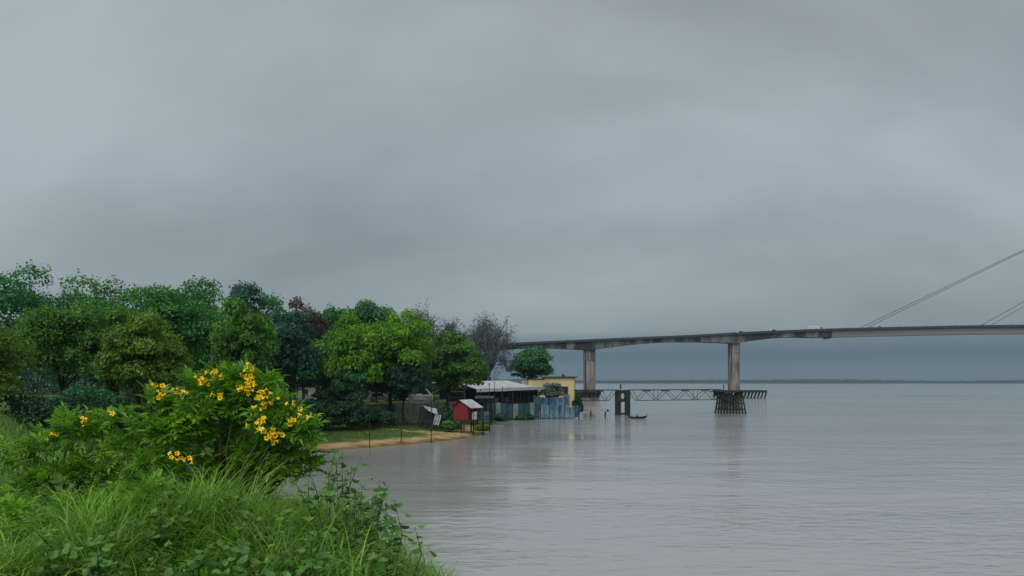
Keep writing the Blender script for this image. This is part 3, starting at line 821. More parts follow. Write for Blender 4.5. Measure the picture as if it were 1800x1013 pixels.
fc = gpt(1094.5); FY = fc.y; s_ = FY / F
fr = empty('jetty_pylon', (fc.x, FY, 0), 'dark concrete jetty frame with a round hole and slender legs', 'jetty')
def frame_panel(y_off):
    w2 = 12.5 * s_; z0, z1 = WZ(705, FY), ZT + 0.02
    cx, cz = fc.x, WZ(696.5, FY); rx, rz_ = 4.1 * s_, 5.6 * s_
    n = 32; inner = []; outer = []
    for k in range(n):
        a = 2 * math.pi * k / n
        ca, sa = math.cos(a), math.sin(a)
        inner.append((cx + rx * ca, cz + rz_ * sa))
        m = min(w2 / abs(ca) if abs(ca) > 1e-6 else 1e9, ((z1 - cz) if sa > 0 else (cz - z0)) / abs(sa) if abs(sa) > 1e-6 else 1e9)
        outer.append((cx + m * ca, cz + m * sa))
    vs = []; fs = []
    for yy in (FY + y_off - 0.25, FY + y_off + 0.25):
        vs += [(x, yy, z) for x, z in inner] + [(x, yy, z) for x, z in outer]
    for k in range(n):
        j = (k + 1) % n
        fs += [(k, j, n + j, n + k), (2 * n + k, 3 * n + k, 3 * n + j, 2 * n + j), (k, 2 * n + k, 2 * n + j, j), (n + k, n + j, 3 * n + j, 3 * n + k)]
    MB().add(vs, fs).build('panel', concrete_dark, fr)
frame_panel(-0.75); frame_panel(0.75)
for xl, xr in ((1082, 1086), (1087.7, 1090.6), (1099, 1102), (1103.6, 1107)):
    for yo in (-0.75, 0.75):
        x0, x1 = WX(xl, FY), WX(xr, FY)
        MB().box(((x0 + x1) / 2, FY + yo, WZ(705, FY) / 2 - 0.6), (x1 - x0, 0.44, WZ(705, FY) + 1.2)).build('leg', concrete_dark, fr)
MB().box((fc.x, FY, 0.32), (25 * s_, 1.9, 0.35)).build('tie_beam', concrete_dark, fr)
mb = MB()
for k in range(9):
    a0 = math.pi * k / 9; a1 = math.pi * (k + 1) / 9; r0 = 4.6 * s_
    mb.prism([(fc.x + r0 * math.cos(a), FY - 0.95, WZ(707.5, FY) + 0.25 * math.sin(a) * r0) for a in (a0, a1)] + [(fc.x + r0 * math.cos(a), FY - 0.95, WZ(704, FY)) for a in (a1, a0)], (0, 0.3, 0))
mb.build('arch', concrete_dark, fr)
MB().lathe((WX(1091, FY), FY, ZT + 0.14), [(0.17, 0), (0.16, 0.8), (0.22, 0.85), (0.22, 1.05), (0.1, 1.15)], 10).build('bollard', dark_steel, fr)

dc = gpt(1284); DY = dc.y; ds = DY / F
do = empty('mooring_dolphin', (dc.x, DY, 0), 'dark timber mooring dolphin of splayed piles below the second bridge pier', 'dolphin')
for i in range(9):
    for j in range(3):
        u = i / 8 - 0.5; v = j - 1
        bot = Vector((dc.x + u * 45 * ds, DY + v * 2.4, -0.8)); top = Vector((dc.x - 0.1 + u * 35 * ds + random.uniform(-.08, .08), DY + v * 1.6, WZ(699, DY) + random.uniform(0.4, 1.1)))
        MB().tube([bot, top], [0.20, 0.17], 7).build('pile', dark_wood, do)
for j in (-1, 1):
    for z in (0.9, 2.2, 3.5):
        hw = (22 - z * 1.0) * ds
        MB().bar((dc.x - hw, DY + j * 1.9, z), (dc.x + hw, DY + j * 1.9, z), 0.20, 0.28).build('waling', dark_wood, do)
    MB().bar((dc.x - 17 * ds, DY + j * 2.0, 1.0), (dc.x + 17 * ds, DY + j * 2.0, 3.4), 0.16, 0.22).build('brace', dark_wood, do)
    MB().bar((dc.x + 17 * ds, DY + j * 2.15, 1.0), (dc.x - 17 * ds, DY + j * 2.15, 3.4), 0.16, 0.22).build('brace', dark_wood, do)
for k in range(11):
    yy = DY - 2.2 + k * 0.44
    MB().box((WX(1278, DY), yy, WZ(688.5, DY)), (52 * ds, 0.36, 0.18), 0, 0, 0).build('plank', dark_wood, do)
for xx, hh in ((1256, 692), (1266, 693), (1296, 693)):
    MB().box((WX(xx, DY), DY - 1.3, WZ(hh, DY)), (8 * ds, 0.8, 1.0)).build('fender', rubber, do)
for xx, yt in ((1272, 675), (1281, 677), (1299, 681)):
    MB().tube([(WX(xx, DY), DY, WZ(690, DY)), (WX(xx, DY), DY, WZ(yt, DY))], 0.11, 7).build('post', dark_steel, do)

# low floating ramp beside the building
rp = empty('floating_ramp', P(1045, 731, 160), 'pale sloping footbridge on short posts beside the dark shrub', 'footbridge')
ra, rb = P(1018, 721.0, 160), P(1066, 724.0, 160)
for yy in (-0.6, 0.6):
    o = Vector((0, yy, 0))
    MB().bar(ra + o + Vector((0, 0, .72)), rb + o + Vector((0, 0, .62)), 0.10, 0.12).build('rail', pale_wood, rp)
    MB().bar(ra + o + Vector((0, 0, .38)), rb + o + Vector((0, 0, .33)), 0.07, 0.16).build('rail', pale_wood, rp)
    for k in range(7):
        p = ra.lerp(rb, k / 6) + o
        MB().bar(p, p + Vector((0, 0, .72)), 0.08).build('baluster', pale_wood, rp)
for k in range(18):
    p = ra.lerp(rb, (k + .5) / 18)
    MB().box(p, (5.5 / 18 - .03, 1.3, 0.09), 0, 0, R(3)).build('plank', pale_wood, rp)
for xx in (1038.5, 1064):
    for yy in (-.5, .5):
        q = P(xx, 723, 160 + yy)
        MB().tube([(q.x, q.y, q.z), (q.x, q.y, -1)], 0.17, 8).build('post', dark_wood, rp)
q = P(1068, 722, 160); MB().box(q, (.4, .4, .5)).build('fender', rubber, rp)

# canoe
ca = empty('canoe', P(1121, 735, 151), 'dark canoe with raised ends floating in front of the jetty frame', 'boat')
cl = WX(1137, 151) - WX(1105, 151); c0 = P(1121, 735, 151)
vs = []; fs = []; ns = 15
for i in range(ns):
    t_ = i / (ns - 1) * 2 - 1
    w = 0.42 * (1 - abs(t_) ** 2.6) + 0.03; shp = 0.30 * abs(t_) ** 3.2
    for (a, zz) in ((-1, .34), (-.8, .08), (0, -.10), (.8, .08), (1, .34), (.88, .34), (.6, .08), (0, 0.0), (-.6, .08), (-.88, .34)):
        vs.append((c0.x + t_ * cl / 2, 151 + a * w, zz + shp))
for i in range(ns - 1):
    for k in range(10):
        a, b2 = i * 10 + k, i * 10 + (k + 1) % 10
        fs.append((a, b2, b2 + 10, a + 10))
fs += [tuple(range(9, -1, -1)), tuple(range((ns - 1) * 10, ns * 10))]
MB().add(vs, fs).build('hull', concrete_dark, ca)
for xx in (-.5, .1, .6):
    MB().box((c0.x + xx, 151, .27), (.18, .8, .04)).build('seat', dark_wood, ca)
MB().box((c0.x - .1, 151, .45), (.34, .3, .3)).build('crate', rubber, ca)
MB().bar((c0.x + cl / 2 - .05, 151, .2), (c0.x + cl / 2 + .02, 151, 1.0), 0.09).build('outboard_post', dark_steel, ca)

# ------------------------------------------------------------------ yellow building
YB = 165.0; ys = YB / F
x0, x1, xm = WX(929, YB), WX(1011, YB), WX(956, YB)
gb = 1.4
yb = empty('yellow_building', ((x0 + x1) / 2, YB + 3.5, gb), 'yellow rendered building with thin brown flat roof at the water edge', 'building')
zr, zl = WZ(664, YB), WZ(667, YB)
wl = MB().box(((xm + x1) / 2, YB + 3.5, (zr + gb) / 2), (x1 - xm, 7, zr - gb)).build('wall', yellow_wall, yb)
MB().box(((x0 + xm) / 2 - .002, YB + 3.6, (zl + gb) / 2), (xm - x0, 6.8, zl - gb)).build('wall', yellow_wall, yb)
MB().box(((xm + x1) / 2 + .05, YB + 3.5, zr + .12), (x1 - xm + .9, 7.8, .22)).build('roof', brown_roof, yb)
MB().box(((x0 + xm) / 2 - .1, YB + 3.6, zl + .08), (xm - x0 + .5, 7.2, .16)).build('roof', brown_roof, yb)
MB().lathe((WX(991, YB), YB + 2, zr + .23), [(.35, 0), (.35, .35), (.15, .5), (.15, .6)], 8).build('roof_vent', dark_steel, yb)
for xa, xb, ya, yb2 in ((986, 998, 680, 692), (962, 972, 678, 690)):
    wx, wz = (WX(xa, YB) + WX(xb, YB)) / 2, (WZ(ya, YB) + WZ(yb2, YB)) / 2
    ww, wh = WX(xb, YB) - WX(xa, YB), WZ(ya, YB) - WZ(yb2, YB)
    wi = MB().box((wx, YB - .01, wz), (ww, .10, wh)).build('window', dark_glass, yb)
    for s in (-1, 1):
        MB().box((wx + s * ww / 2, YB - .05, wz), (.09, .14, wh + .18)).build('frame', brown_roof, wi)
        MB().box((wx, YB - .05, wz + s * wh / 2), (ww - .09, .13, .09)).build('frame', brown_roof, wi)
    MB().box((wx, YB - .055, wz), (.05, .1, wh - .09)).build('mullion', brown_roof, wi)
    MB().box((wx, YB - .12, wz - wh / 2 - .1), (ww + .3, .26, .09)).build('sill', concrete, wi)
for xx in (x1 - .08,):
    MB().tube([(xx, YB - .07, zr), (xx, YB - .07, gb)], .06, 6).build('drain_pipe', dark_steel, yb)
ax0, ax1 = WX(917, YB + 1), WX(928.5, YB + 1)
an = empty('roof_tank_housing', ((ax0 + ax1) / 2, YB + 3, 5), 'small pinkish masonry box with a flat cap beside the yellow building', 'outbuilding')
MB().box(((ax0 + ax1) / 2, YB + 3, (WZ(667, YB) + 2.0) / 2), (ax1 - ax0, 3, WZ(667, YB) - 2.0)).build('wall', pink_wall, an)
MB().box(((ax0 + ax1) / 2, YB + 3, WZ(667, YB) + .06), (ax1 - ax0 + .3, 3.3, .12)).build('cap', concrete, an)

# ------------------------------------------------------------------ riverside pavilion
A, B = P(836, 0, 141), P(948, 0, 160); A.z = B.z = 0
pd = (B - A); PL = pd.length; pd.normalize(); pn = Vector((-pd.y, pd.x, 0))
pv = empty('pavilion', up(A.lerp(B, .5) + pn * 3.5, 2.6), 'long open riverside pavilion with pale sheet roof beside the yellow building', 'pavilion')
def pp(u, v, z): q = A + pd * u + pn * v; return Vector((q.x, q.y, z))
ZE, ZR, DP = 5.15, 6.95, 8.0
MB().prism([pp(-.4, -.4, 2.7), pp(PL + .4, -.4, 2.7), pp(PL + .4, DP, 2.7), pp(-.4, DP, 2.7)], (0, 0, .35)).build('floor', dark_wood, pv)
zz = lambda u: ZE + .28 * u / PL
for (v0, v1, za, zb) in ((-1.0, DP / 2, 0.50, ZR - ZE), (DP / 2, DP + 1.0, ZR - ZE, 0.5)):
    nsh = 12
    for k in range(nsh):
        u0, u1 = -1 + (PL + 1.0) * k / nsh, -1 + (PL + 1.0) * (k + 1) / nsh - .05
        hip = lambda u: 1.0 if u < PL - 5 else max(.16, 1 - (u - (PL - 5)) / 5.4)
        def zp(u, z): return zz(u) + .5 + (z - .5) * hip(u)
        dz = .02 * (k % 2)
        vs = [pp(u0, v0, zp(u0, za) + dz), pp(u1, v0, zp(u1, za) + dz), pp(u1, v1, zp(u1, zb) + dz), pp(u0, v1, zp(u0, zb) + dz)]
        MB().add(vs + [v + Vector((0, 0, .06)) for v in vs], [(3, 2, 1, 0), (4, 5, 6, 7), (0, 1, 5, 4), (1, 2, 6, 5), (2, 3, 7, 6), (3, 0, 4, 7)]).build('roof_sheet', grey_sheet, pv)
fa = MB(); fa.prism([pp(-1.1, -1.1, zz(-1)), pp(PL + .1, -1.1, zz(PL)), pp(PL + .1, -1.1, zz(PL) + .46), pp(-1.1, -1.1, zz(-1) + .46)], tuple(pn * .08))
fa.build('fascia', white_paint, pv)
MB().prism([pp(PL + .12, -1.1, zz(PL)), pp(PL + .12, DP, zz(PL)), pp(PL + .12, DP, zz(PL) + .46), pp(PL + .12, -1.1, zz(PL) + .46)], tuple(pd * .08)).build('fascia', white_paint, pv)
for k in range(9):
    u = .2 + (PL - .4) * k / 8
    for v in (0, DP - .3):
        MB().bar(pp(u, v, 3.05), pp(u, v, zz(u) + .45), .2).build('column', dark_wood, pv)
    MB().bar(pp(u, .1, 2.75), pp(u, .1, -.3), .24).build('stilt', dark_wood, pv)
MB().prism([pp(0, DP - .1, 3.05), pp(PL, DP - .1, 3.05), pp(PL, DP - .1, zz(0) + .4), pp(0, DP - .1, zz(0) + .4)], tuple(pn * .12)).build('back_wall', net_blue, pv)  # dark net colour paints the dim interior under the roof
MB().prism([pp(PL - .1, .3, 3.05), pp(PL - .1, DP - .2, 3.05), pp(PL - .1, DP - .2, zz(PL) + .4), pp(PL - .1, .3, zz(PL) + .4)], tuple(pd * .1)).build('end_shade_sheet', net_blue, pv)  # added dark sheet standing in for shade beneath the roof
for z in (3.45, 3.9):
    MB().bar(pp(0, -.12, z), pp(PL, -.12, z), .06, .07).build('railing', dark_steel, pv)
FUR = 'things set out on the pavilion floor'
for k, (u, c, lab) in enumerate(((4.2, white_paint, 'white box-like chest standing in the pavilion end nearest the red shed'), (8.6, tarp_grey, 'grey covered table in the middle of the pavilion'), (12.5, teal_pale, 'pale green counter in the pavilion end nearest the yellow building'))):
    r_ = empty('pavilion_chest' if k == 0 else ('pavilion_table' if k == 1 else 'pavilion_counter'), pp(u, 1.5, 3.05), lab, ('chest', 'table', 'counter')[k], FUR, math.atan2(pd.y, pd.x))
    MB().box((0, 0, .88), (1.3, .8, .10)).build('top', c, r_, local=True)
    for sx in (-1, 1):
        MB().box((sx * .55, 0, .415), (.12, .7, .83)).build('side_panel', c, r_, local=True)
    MB().box((0, -.2, .42), (.98, .05, .6)).build('front_panel', c, r_, local=True)

# thin poles standing through the pavilion roof line
PO = 'thin poles standing along the waterfront'
def pole(label, px, yb_, yt, Y=None, r=.07, z0=None):
    Y = Y or EYE * F / (yb_ - HOR)
    zb_ = WZ(yb_, Y) if z0 is None else z0
    root = empty('pole', (WX(px, Y), Y, zb_), label, 'pole', PO)
    ln = random.uniform(-.08, .08)
    H = WZ(yt, Y) - zb_
    MB().tube([(0, 0, -.8), (ln * .4, 0, H * .5), (ln, 0, H)], [r * 1.15, r, r * .85], 7).build('shaft', dark_wood, root, local=True)
    MB().box((ln, 0, H - .12), (.34, .06, .06)).build('crosspiece', dark_wood, root, local=True)
pole('thin pole in the shallows before the dark shrubs', 650, 788, 722, r=.045)
pole('thin pole in the shallows before the grey tarpaulin', 758, 779, 697, r=.05)
pole('tall thin pole in the water off the tip of the spit', 861, 763, 674, r=.055)
pole('short pole in front of the teal sheets near the pavilion middle', 883, 736, 680, 143.5, r=.07, z0=-.2)
pole('dark pole dividing the teal sheets', 901, 734, 690, 147, r=.11, z0=0)
pole('dark pole between the teal sheets and the blue tarpaulin', 950, 737, 706, 149, r=.10, z0=-.2)
pole('short thin pole in the water under the dark shrub', 1017, 739, 722, 147, r=.06, z0=-.2)

for px, yb_, yt, Y, lab in ((845, 737, 684, 140, 'thin pole at the fence corner nearest the red shed'), (869, 735, 672, 144, 'thin pole rising above the pavilion roof edge'), (915, 734, 686, 149, 'thin pole before the middle teal sheets'), (930, 735, 684, 150.3, 'thin pole before the fence sheets nearest the tarpaulins'), (966, 737, 700, 148.5, 'thin pole beside the tarpaulin next to the teal sheets'), (992, 736, 696, 150.2, 'thin pole rising between the dark and the trailing pale tarpaulins'), (705, 781, 735, 89, 'short thin pole in the shallows off the lawn')):
    pole(lab, px, yb_, yt, Y, .05, -.2)
# ------------------------------------------------------------------ teal sheet fence and blue tarpaulins
f0, f1 = P(838, 0, 138.5), P(949, 0, 150.5); f0.z = f1.z = 0
fd = f1 - f0; FL = fd.length; fd.normalize(); fn = Vector((-fd.y, fd.x, 0))
fe = empty('sheet_fence', up(f0.lerp(f1, .5), .2), 'patchwork fence of teal and pale corrugated sheets below the pavilion', 'fence')
npan = 11
for k in range(npan):
    u0, u1 = FL * k / npan, FL * (k + 1) / npan - .04
    zt = 3.15 + random.uniform(-.3, .15); off = random.uniform(-.08, .08)
    n = 14; vs = []; fs = []
    for i in range(n + 1):
        u = u0 + (u1 - u0) * i / n; w = off + (.035 if i % 2 else -.035)
        for thick in (0, .02):
            for z in (.25, zt):
                q = f0 + fd * u + fn * (w + thick); vs.append((q.x, q.y, z))
    for i in range(n):
        a = i * 4
        fs += [(a, a + 4, a + 5, a + 1), (a + 2, a + 3, a + 7, a + 6), (a + 1, a + 5, a + 7, a + 3), (a, a + 2, a + 6, a + 4)]
    fs += [(0, 1, 3, 2), (n * 4, n * 4 + 2, n * 4 + 3, n * 4 + 1)]
    m = teal_pale if k in (1, 3, 6, 9) else (net_blue if k in (0, 5) else teal_sheet)
    MB().add(vs, fs).build('sheet', m, fe)
    q = f0 + fd * (u0 - .02) - fn * .12
    MB().bar((q.x, q.y, -.3), (q.x, q.y, zt + .15), .09).build('post', dark_wood, fe)
for z in (1.0, 2.6):
    MB().bar(up(f0 + fn * .2, z), up(f1 + fn * .2, z), .08).build('rail', dark_wood, fe)

def drape(name, label, cat, cx0, cx1, yt, yb_, Y, mat, seed, peak=.5, depth=2.0, jag=.25, group=None):
    """a heap of cloth: sheet hung over a hump, with folds"""
    rng = np.random.default_rng(seed); nx, nz = 34, 22
    X0, X1 = WX(cx0, Y), WX(cx1, Y); Z0, Z1 = WZ(yb_, Y), WZ(yt, Y)
    V = np.zeros((nx, nz, 3)); ph = rng.random(6) * 6
    for i in range(nx):
        u = i / (nx - 1)
        top = Z0 + (Z1 - Z0) * (0.55 + 0.45 * math.exp(-((u - peak) / .33) ** 2) + .09 * math.sin(u * 11 + ph[0]))
        for j in range(nz):
            v = j / (nz - 1)
            fold = .30 * math.sin(u * 21 + ph[1] + 1.2 * math.sin(v * 2 + u * 4)) * (1 - .8 * v) + .12 * math.sin(u * 47 + ph[2] + v) * (1 - v)
            if v < .7:
                z = Z0 + (top - Z0) * (v / .7) ** .9; y = -depth * .5 * (1 - .35 * v) + fold
            else:
                z = top - .35 * ((v - .7) / .3) ** 2; y = -depth * .5 * .75 + depth * ((v - .7) / .3) * .9
            V[i, j] = (X0 + (X1 - X0) * u + .12 * math.sin(v * 8 + ph[3] + u * 5), Y + y, z + jag * .25 * math.sin(u * 9 + v * 2 + ph[4]))
    ii = np.arange(nx * nz).reshape(nx, nz)
    Fc = np.stack([ii[:-1, :-1], ii[1:, :-1], ii[1:, 1:], ii[:-1, 1:]], -1).reshape(-1, 4)
    V[..., 2] = np.maximum(V[..., 2], .03)
    o = link(name, indexed_mesh(name, V.reshape(-1, 3), Fc, smooth=True), mat)
    s = o.modifiers.new('thickness', 'SOLIDIFY'); s.thickness = .03
    return tag(o, label, cat, group)
TG = 'tarpaulins and nets heaped by the water'
def hung(name, label, cat, xa, xb, yt_a, yt_b, yb_, Ya, Yb, mat, seed, sag=.5, flare=.8, group=None):
    """a sheet hung from two points: sagging top edge, hanging folds, spread foot"""
    rng = np.random.default_rng(seed); nx, nz = 44, 16; ph = rng.random(5) * 6
    A_, B_ = P(xa, yt_a, Ya), P(xb, yt_b, Yb); z0 = max(.04, WZ(yb_, (Ya + Yb) / 2))
    V = np.zeros((nx, nz, 3))
    for i in range(nx):
        u = i / (nx - 1); top = A_.lerp(B_, u); zt = top.z - sag * 4 * u * (1 - u) + .06 * math.sin(u * 13 + ph[0])
        for j in range(nz):
            v = j / (nz - 1); w = v ** 1.3
            fold = (.16 * math.sin(u * 17 + ph[1] + .8 * v) + .08 * math.sin(u * 41 + ph[2] - v)) * (.25 + w)
            V[i, j] = (top.x + .10 * math.sin(u * 17 + ph[3]) * w, top.y - flare * w ** 2 + fold, zt + (z0 - zt) * v)
    ii = np.arange(nx * nz).reshape(nx, nz)
    Fc = np.stack([ii[:-1, :-1], ii[1:, :-1], ii[1:, 1:], ii[:-1, 1:]], -1).reshape(-1, 4)
    o = link(name, indexed_mesh(name, V.reshape(-1, 3), Fc, smooth=True), mat)
    o.modifiers.new('thickness', 'SOLIDIFY').thickness = .02
    return tag(o, label, cat, group)
tarp_light = solid('tarp_light', (0.15, 0.245, 0.30), (0.05, 0.11, 0.15), 0.9, 0.55, 0.2, stretch=(2, 2, .4))
hung('tarpaulin', 'blue tarpaulin hung beside the dark pole next to the teal sheets', 'tarpaulin', 948, 973, 708, 712, 735, 150.5, 152, tarp_light, 3, .3, .7, group=TG)
hung('tarpaulin', 'dark blue tarpaulin hanging in the middle below the yellow wall', 'tarpaulin', 969, 994, 711, 706, 734.5, 151.6, 153, tarp_blue, 4, .45, 1.0, group=TG)
hung('tarpaulin', 'pale blue tarpaulin trailing to the water below the window', 'tarpaulin', 988, 1010, 708, 717, 734.5, 151.8, 153.5, tarp_light, 6, .35, 1.2, group=TG)
hung('tarpaulin', 'upper blue tarpaulin hanging below the window of the yellow wall', 'tarpaulin', 971, 1001, 698, 694, 713, 156, 157, tarp_blue, 5, .3, .3, group=TG)
hung('fishing_net', 'dark blue net hung between pavilion and tarpaulins', 'net', 938, 974, 695, 698, 713, 154, 156, net_blue, 8, .3, .3, group=TG)
drape('fishing_net', 'dark net heap below the dark shrub by the water', 'net', 1000, 1019, 712, 734, 154, net_blue, 9, .6, 1.5, group=TG)
for k, (xa, ya, xb, yb_, w) in enumerate(((958, 735.5, 1016, 734, .22),)):
    t_ = MB(); a, b2 = P(xa, ya, 151), P(xb, yb_, 153); a.z = b2.z = .06
    tag(t_.tube([a, a.lerp(b2, .5) + Vector((0, .3, .05)), b2], w * .5, 7).build('floating_log', pale_wood), 'pale log floating below the blue tarpaulins', 'log')

# ------------------------------------------------------------------ red shed on stilts
SY = 103.0; ss = SY / F
sx0, sx1 = WX(797, SY), WX(823, SY)
sh = empty('red_shed', (WX(815, SY), SY + 1.4, hz_at(WX(815, SY), SY + 1)), 'small red shed with a pale sheet roof standing on stilts', 'shed', rz=0)
zf, ze, zp = WZ(738, SY), WZ(712, SY), WZ(704.5, SY)
sw = sx1 - sx0; yaw = R(-24)
def sp(u, v, z):            # shed frame: u along the gable front, v to the back
    c, s = math.cos(yaw), math.sin(yaw)
    return Vector((sx0 + u * c - v * s, SY + u * s + v * c, z))
SW, SD = sw / math.cos(yaw) * 1.0, 2.9
nb = 9
for k in range(nb):          # gable boards, each its own board
    u0, u1 = SW * k / nb, SW * (k + 1) / nb - .015
    tz = lambda u: ze + (zp - ze) * (1 - abs(u / SW - .5) * 2)
    dv = .012 * (k % 2)
    top = [sp(u1, -dv, tz(u1)), sp(u0, -dv, tz(u0))] if not (u0 < SW / 2 < u1) else [sp(u1, -dv, tz(u1)), sp(SW / 2, -dv, zp), sp(u0, -dv, tz(u0))]
    MB().prism([sp(u0, -dv, zf), sp(u1, -dv, zf)] + top, tuple(sp(0, .05, 0) - sp(0, 0, 0))).build('board', red_paint, sh)
MB().prism([sp(.02, SD, zf), sp(SW - .02, SD, zf), sp(SW - .02, SD, ze), sp(SW / 2, SD, zp - .05), sp(.02, SD, ze)], tuple(sp(0, .05, 0) - sp(0, 0, 0))).build('back_wall', red_paint, sh)
for u in (0.02, SW - .06):
    if u < 1:
        MB().prism([sp(u, .06, zf), sp(u, SD, zf), sp(u, SD, ze), sp(u, .06, ze)], tuple(sp(.04, 0, 0) - sp(0, 0, 0))).build('side_wall', red_paint, sh)
    else:               # side with an open hatch
        for va, vb, za, zb_ in ((.06, .9, zf, ze), (.9, SD, zf, zf + .7), (2.5, SD, zf + .7, ze), (.9, 2.5, ze - .3, ze)):
            MB().prism([sp(u, va, za), sp(u, vb, za), sp(u, vb, zb_), sp(u, va, zb_)], tuple(sp(.04, 0, 0) - sp(0, 0, 0))).build('side_wall', red_paint, sh)
for s in (0, 1):
    ua, ub = (-.25, SW / 2) if s == 0 else (SW / 2, SW + .65)
    za, zb_ = (ze - .22, zp + .06) if s == 0 else (zp + .06, ze - .42)
    for k in range(4):
        va, vb = -.3 + (SD + .6) * k / 4, -.3 + (SD + .6) * (k + 1) / 4 - .03
        vs = [sp(ua, va, za), sp(ub, va, zb_), sp(ub, vb, zb_), sp(ua, vb, za)]
        MB().add(vs + [v + Vector((0, 0, .06)) for v in vs], [(3, 2, 1, 0), (4, 5, 6, 7), (0, 1, 5, 4), (1, 2, 6, 5), (2, 3, 7, 6), (3, 0, 4, 7)]).build('roof_sheet', grey_sheet if s else red_paint, sh)
for k in range(8):
    va, vb = -.4 + (SD + .9) * k / 8, -.4 + (SD + .9) * (k + 1) / 8 - .03
    MB().prism([sp(-.5, va, zf - .12), sp(SW + 1.0, va, zf - .12), sp(SW + 1.0, vb, zf - .12), sp(-.5, vb, zf - .12)], (0, 0, .1)).build('floor_plank', dark_wood, sh)
for u in (.1, SW * .55, SW + .8):
    for v in (0, SD - .1):
        q = sp(u, v, 0); MB().tube([(q.x, q.y, hz_at(q.x, q.y) - .3), (q.x, q.y, zf - .12)], .10, 7).build('stilt', pale_wood if u < 1 else dark_wood, sh)
q = sp(SW + .8, 0, 0)
for v in (0, SD - .1):
    q = sp(SW + .8, v, 0); MB().bar((q.x, q.y, zf - .05), (q.x, q.y, ze - .45), .09).build('porch_post', dark_wood, sh)
lc = empty('white_cabinet', sp(SW + .5, .9, zf - .02), 'small white cabinet on the porch of the red shed', 'cabinet', rz=yaw)
MB().box((0, 0, .55), (.5, .45, 1.02)).build('body', white_paint, lc, local=True, bevel=.02)
MB().box((.0, -.245, .55), (.44, .035, .94)).build('door', white_paint, lc, local=True)
MB().box((.15, -.275, .6), (.03, .03, .25)).build('handle', dark_steel, lc, local=True)

# dark hut behind the shed
HY = 129.0; hx, hw_, zg = WX(851, HY), 2.6, hz_at(WX(851, HY), HY)
dh = empty('stilt_hut', (hx, HY, zg), 'dark plank hut on stilts between the red shed and the pavilion', 'hut')
for k in range(10):
    MB().box((hx - hw_ / 2 + (k + .5) * hw_ / 10, HY + .02 * (k % 2), 3.3), (hw_ / 10 - .02, .06, 2.1)).build('board', dark_wood if k not in (3, 7) else net_blue, dh)
for s_i in (-1, 1):
    MB().box((hx + s_i * (hw_ / 2 - .05), HY + 1.1, 3.3), (.07, 2.1, 2.1)).build('side_wall', dark_wood, dh)
    for yy in (.1, 2.0):
        MB().tube([(hx + s_i * (hw_ / 2 - .15), HY + yy, zg - .4), (hx + s_i * (hw_ / 2 - .15), HY + yy, 2.25)], .09, 6).build('stilt', dark_wood, dh)
MB().box((hx, HY + 1.05, 2.2), (hw_ + .3, 2.4, .1)).build('floor', dark_wood, dh)
MB().box((hx, HY + 1.0, 4.45), (hw_ + .5, 2.8, .07), 0, R(7)).build('roof', dark_steel, dh)
MB().box((hx - .5, HY - .05, 3.4), (.6, .05, .6)).build('window', dark_glass, dh)
BR = 'barrels on the shore by the sheet fence'
blue_drum = solid('blue_drum', (0.05, 0.12, 0.25), (0.03, 0.07, 0.15), 4, .5, .1)
for px, Y, m, lab in ((858, 137, blue_drum, 'blue drum at the fence end nearest the red shed'), (863, 138, rubber, 'black drum beside the blue one'), (943, 148, blue_drum, 'blue drum near the tarpaulins')):
    X = WX(px, Y); b_ = empty('drum', (X, Y, max(.05, hz_at(X, Y))), lab, 'drum', BR)
    MB().lathe((0, 0, 0), [(.29, 0), (.29, .28), (.305, .30), (.29, .32), (.29, .58), (.305, .60), (.29, .62), (.29, .88)], 14).build('body', m, b_, local=True)
    MB().lathe((.1, 0, .88), [(.04, 0), (.04, .03)], 8).build('bung', dark_steel, b_, local=True)
# grey tarpaulin shelter
TY = 104.0
tr = empty('tarpaulin_shelter', (WX(758, TY), TY, hz_at(WX(758, TY), TY)), 'collapsing shelter of grey tarpaulins over a dark pole frame', 'shelter')
gz = hz_at(WX(758, TY), TY)
for xx, yt in ((737, 716), (750, 711), (764, 712), (775, 727)):
    for dy in (0, 2.2):
        MB().tube([(WX(xx, TY), TY + dy, gz - .2), (WX(xx, TY) + .08, TY + dy, WZ(yt, TY))], .06, 6).build('post', dark_wood, tr)
def sheet(p, q, r, s, mat, name, seed):
    rng = np.random.default_rng(seed); n = 14; V = np.zeros((n, n, 3)); ph = rng.random(3) * 6
    p, q, r, s = map(np.array, (p, q, r, s))
    for i in range(n):
        for j in range(n):
            u, v = i / (n - 1), j / (n - 1)
            V[i, j] = (p * (1 - u) + q * u) * (1 - v) + (s * (1 - u) + r * u) * v
            V[i, j, 2] -= .30 * math.sin(u * math.pi) * math.sin(v * math.pi) * .6; V[i, j, 1] += .10 * math.sin(u * 14 + ph[0] + v * 4)
    ii = np.arange(n * n).reshape(n, n)
    o = link(name, indexed_mesh(name, V.reshape(-1, 3), np.stack([ii[:-1, :-1], ii[1:, :-1], ii[1:, 1:], ii[:-1, 1:]], -1).reshape(-1, 4), smooth=True), mat, tr)
    o.modifiers.new('thickness', 'SOLIDIFY').thickness = .02
sheet(P(745, 714, TY - .3), P(768, 719, TY - .3), P(770, 730, TY - .7), P(752, 722, TY - .7), tarp_grey, 'roof_tarpaulin', 1)
sheet(P(765, 729, TY - .5), P(776, 730, TY - .4), P(772, 748, TY - .8), P(761, 747, TY - .8), tarp_grey, 'side_tarpaulin', 2)
sheet(P(736, 716, TY + .3), P(764, 716, TY + .3), P(766, 746, TY), P(740, 744, TY), concrete_dark, 'dark_cover', 3)
sheet(P(734, 715, TY + .2), P(748, 713, TY + .2), P(750, 715, TY + 2.4), P(735, 716, TY + 2.4), tarp_grey, 'roof_tarpaulin', 4)

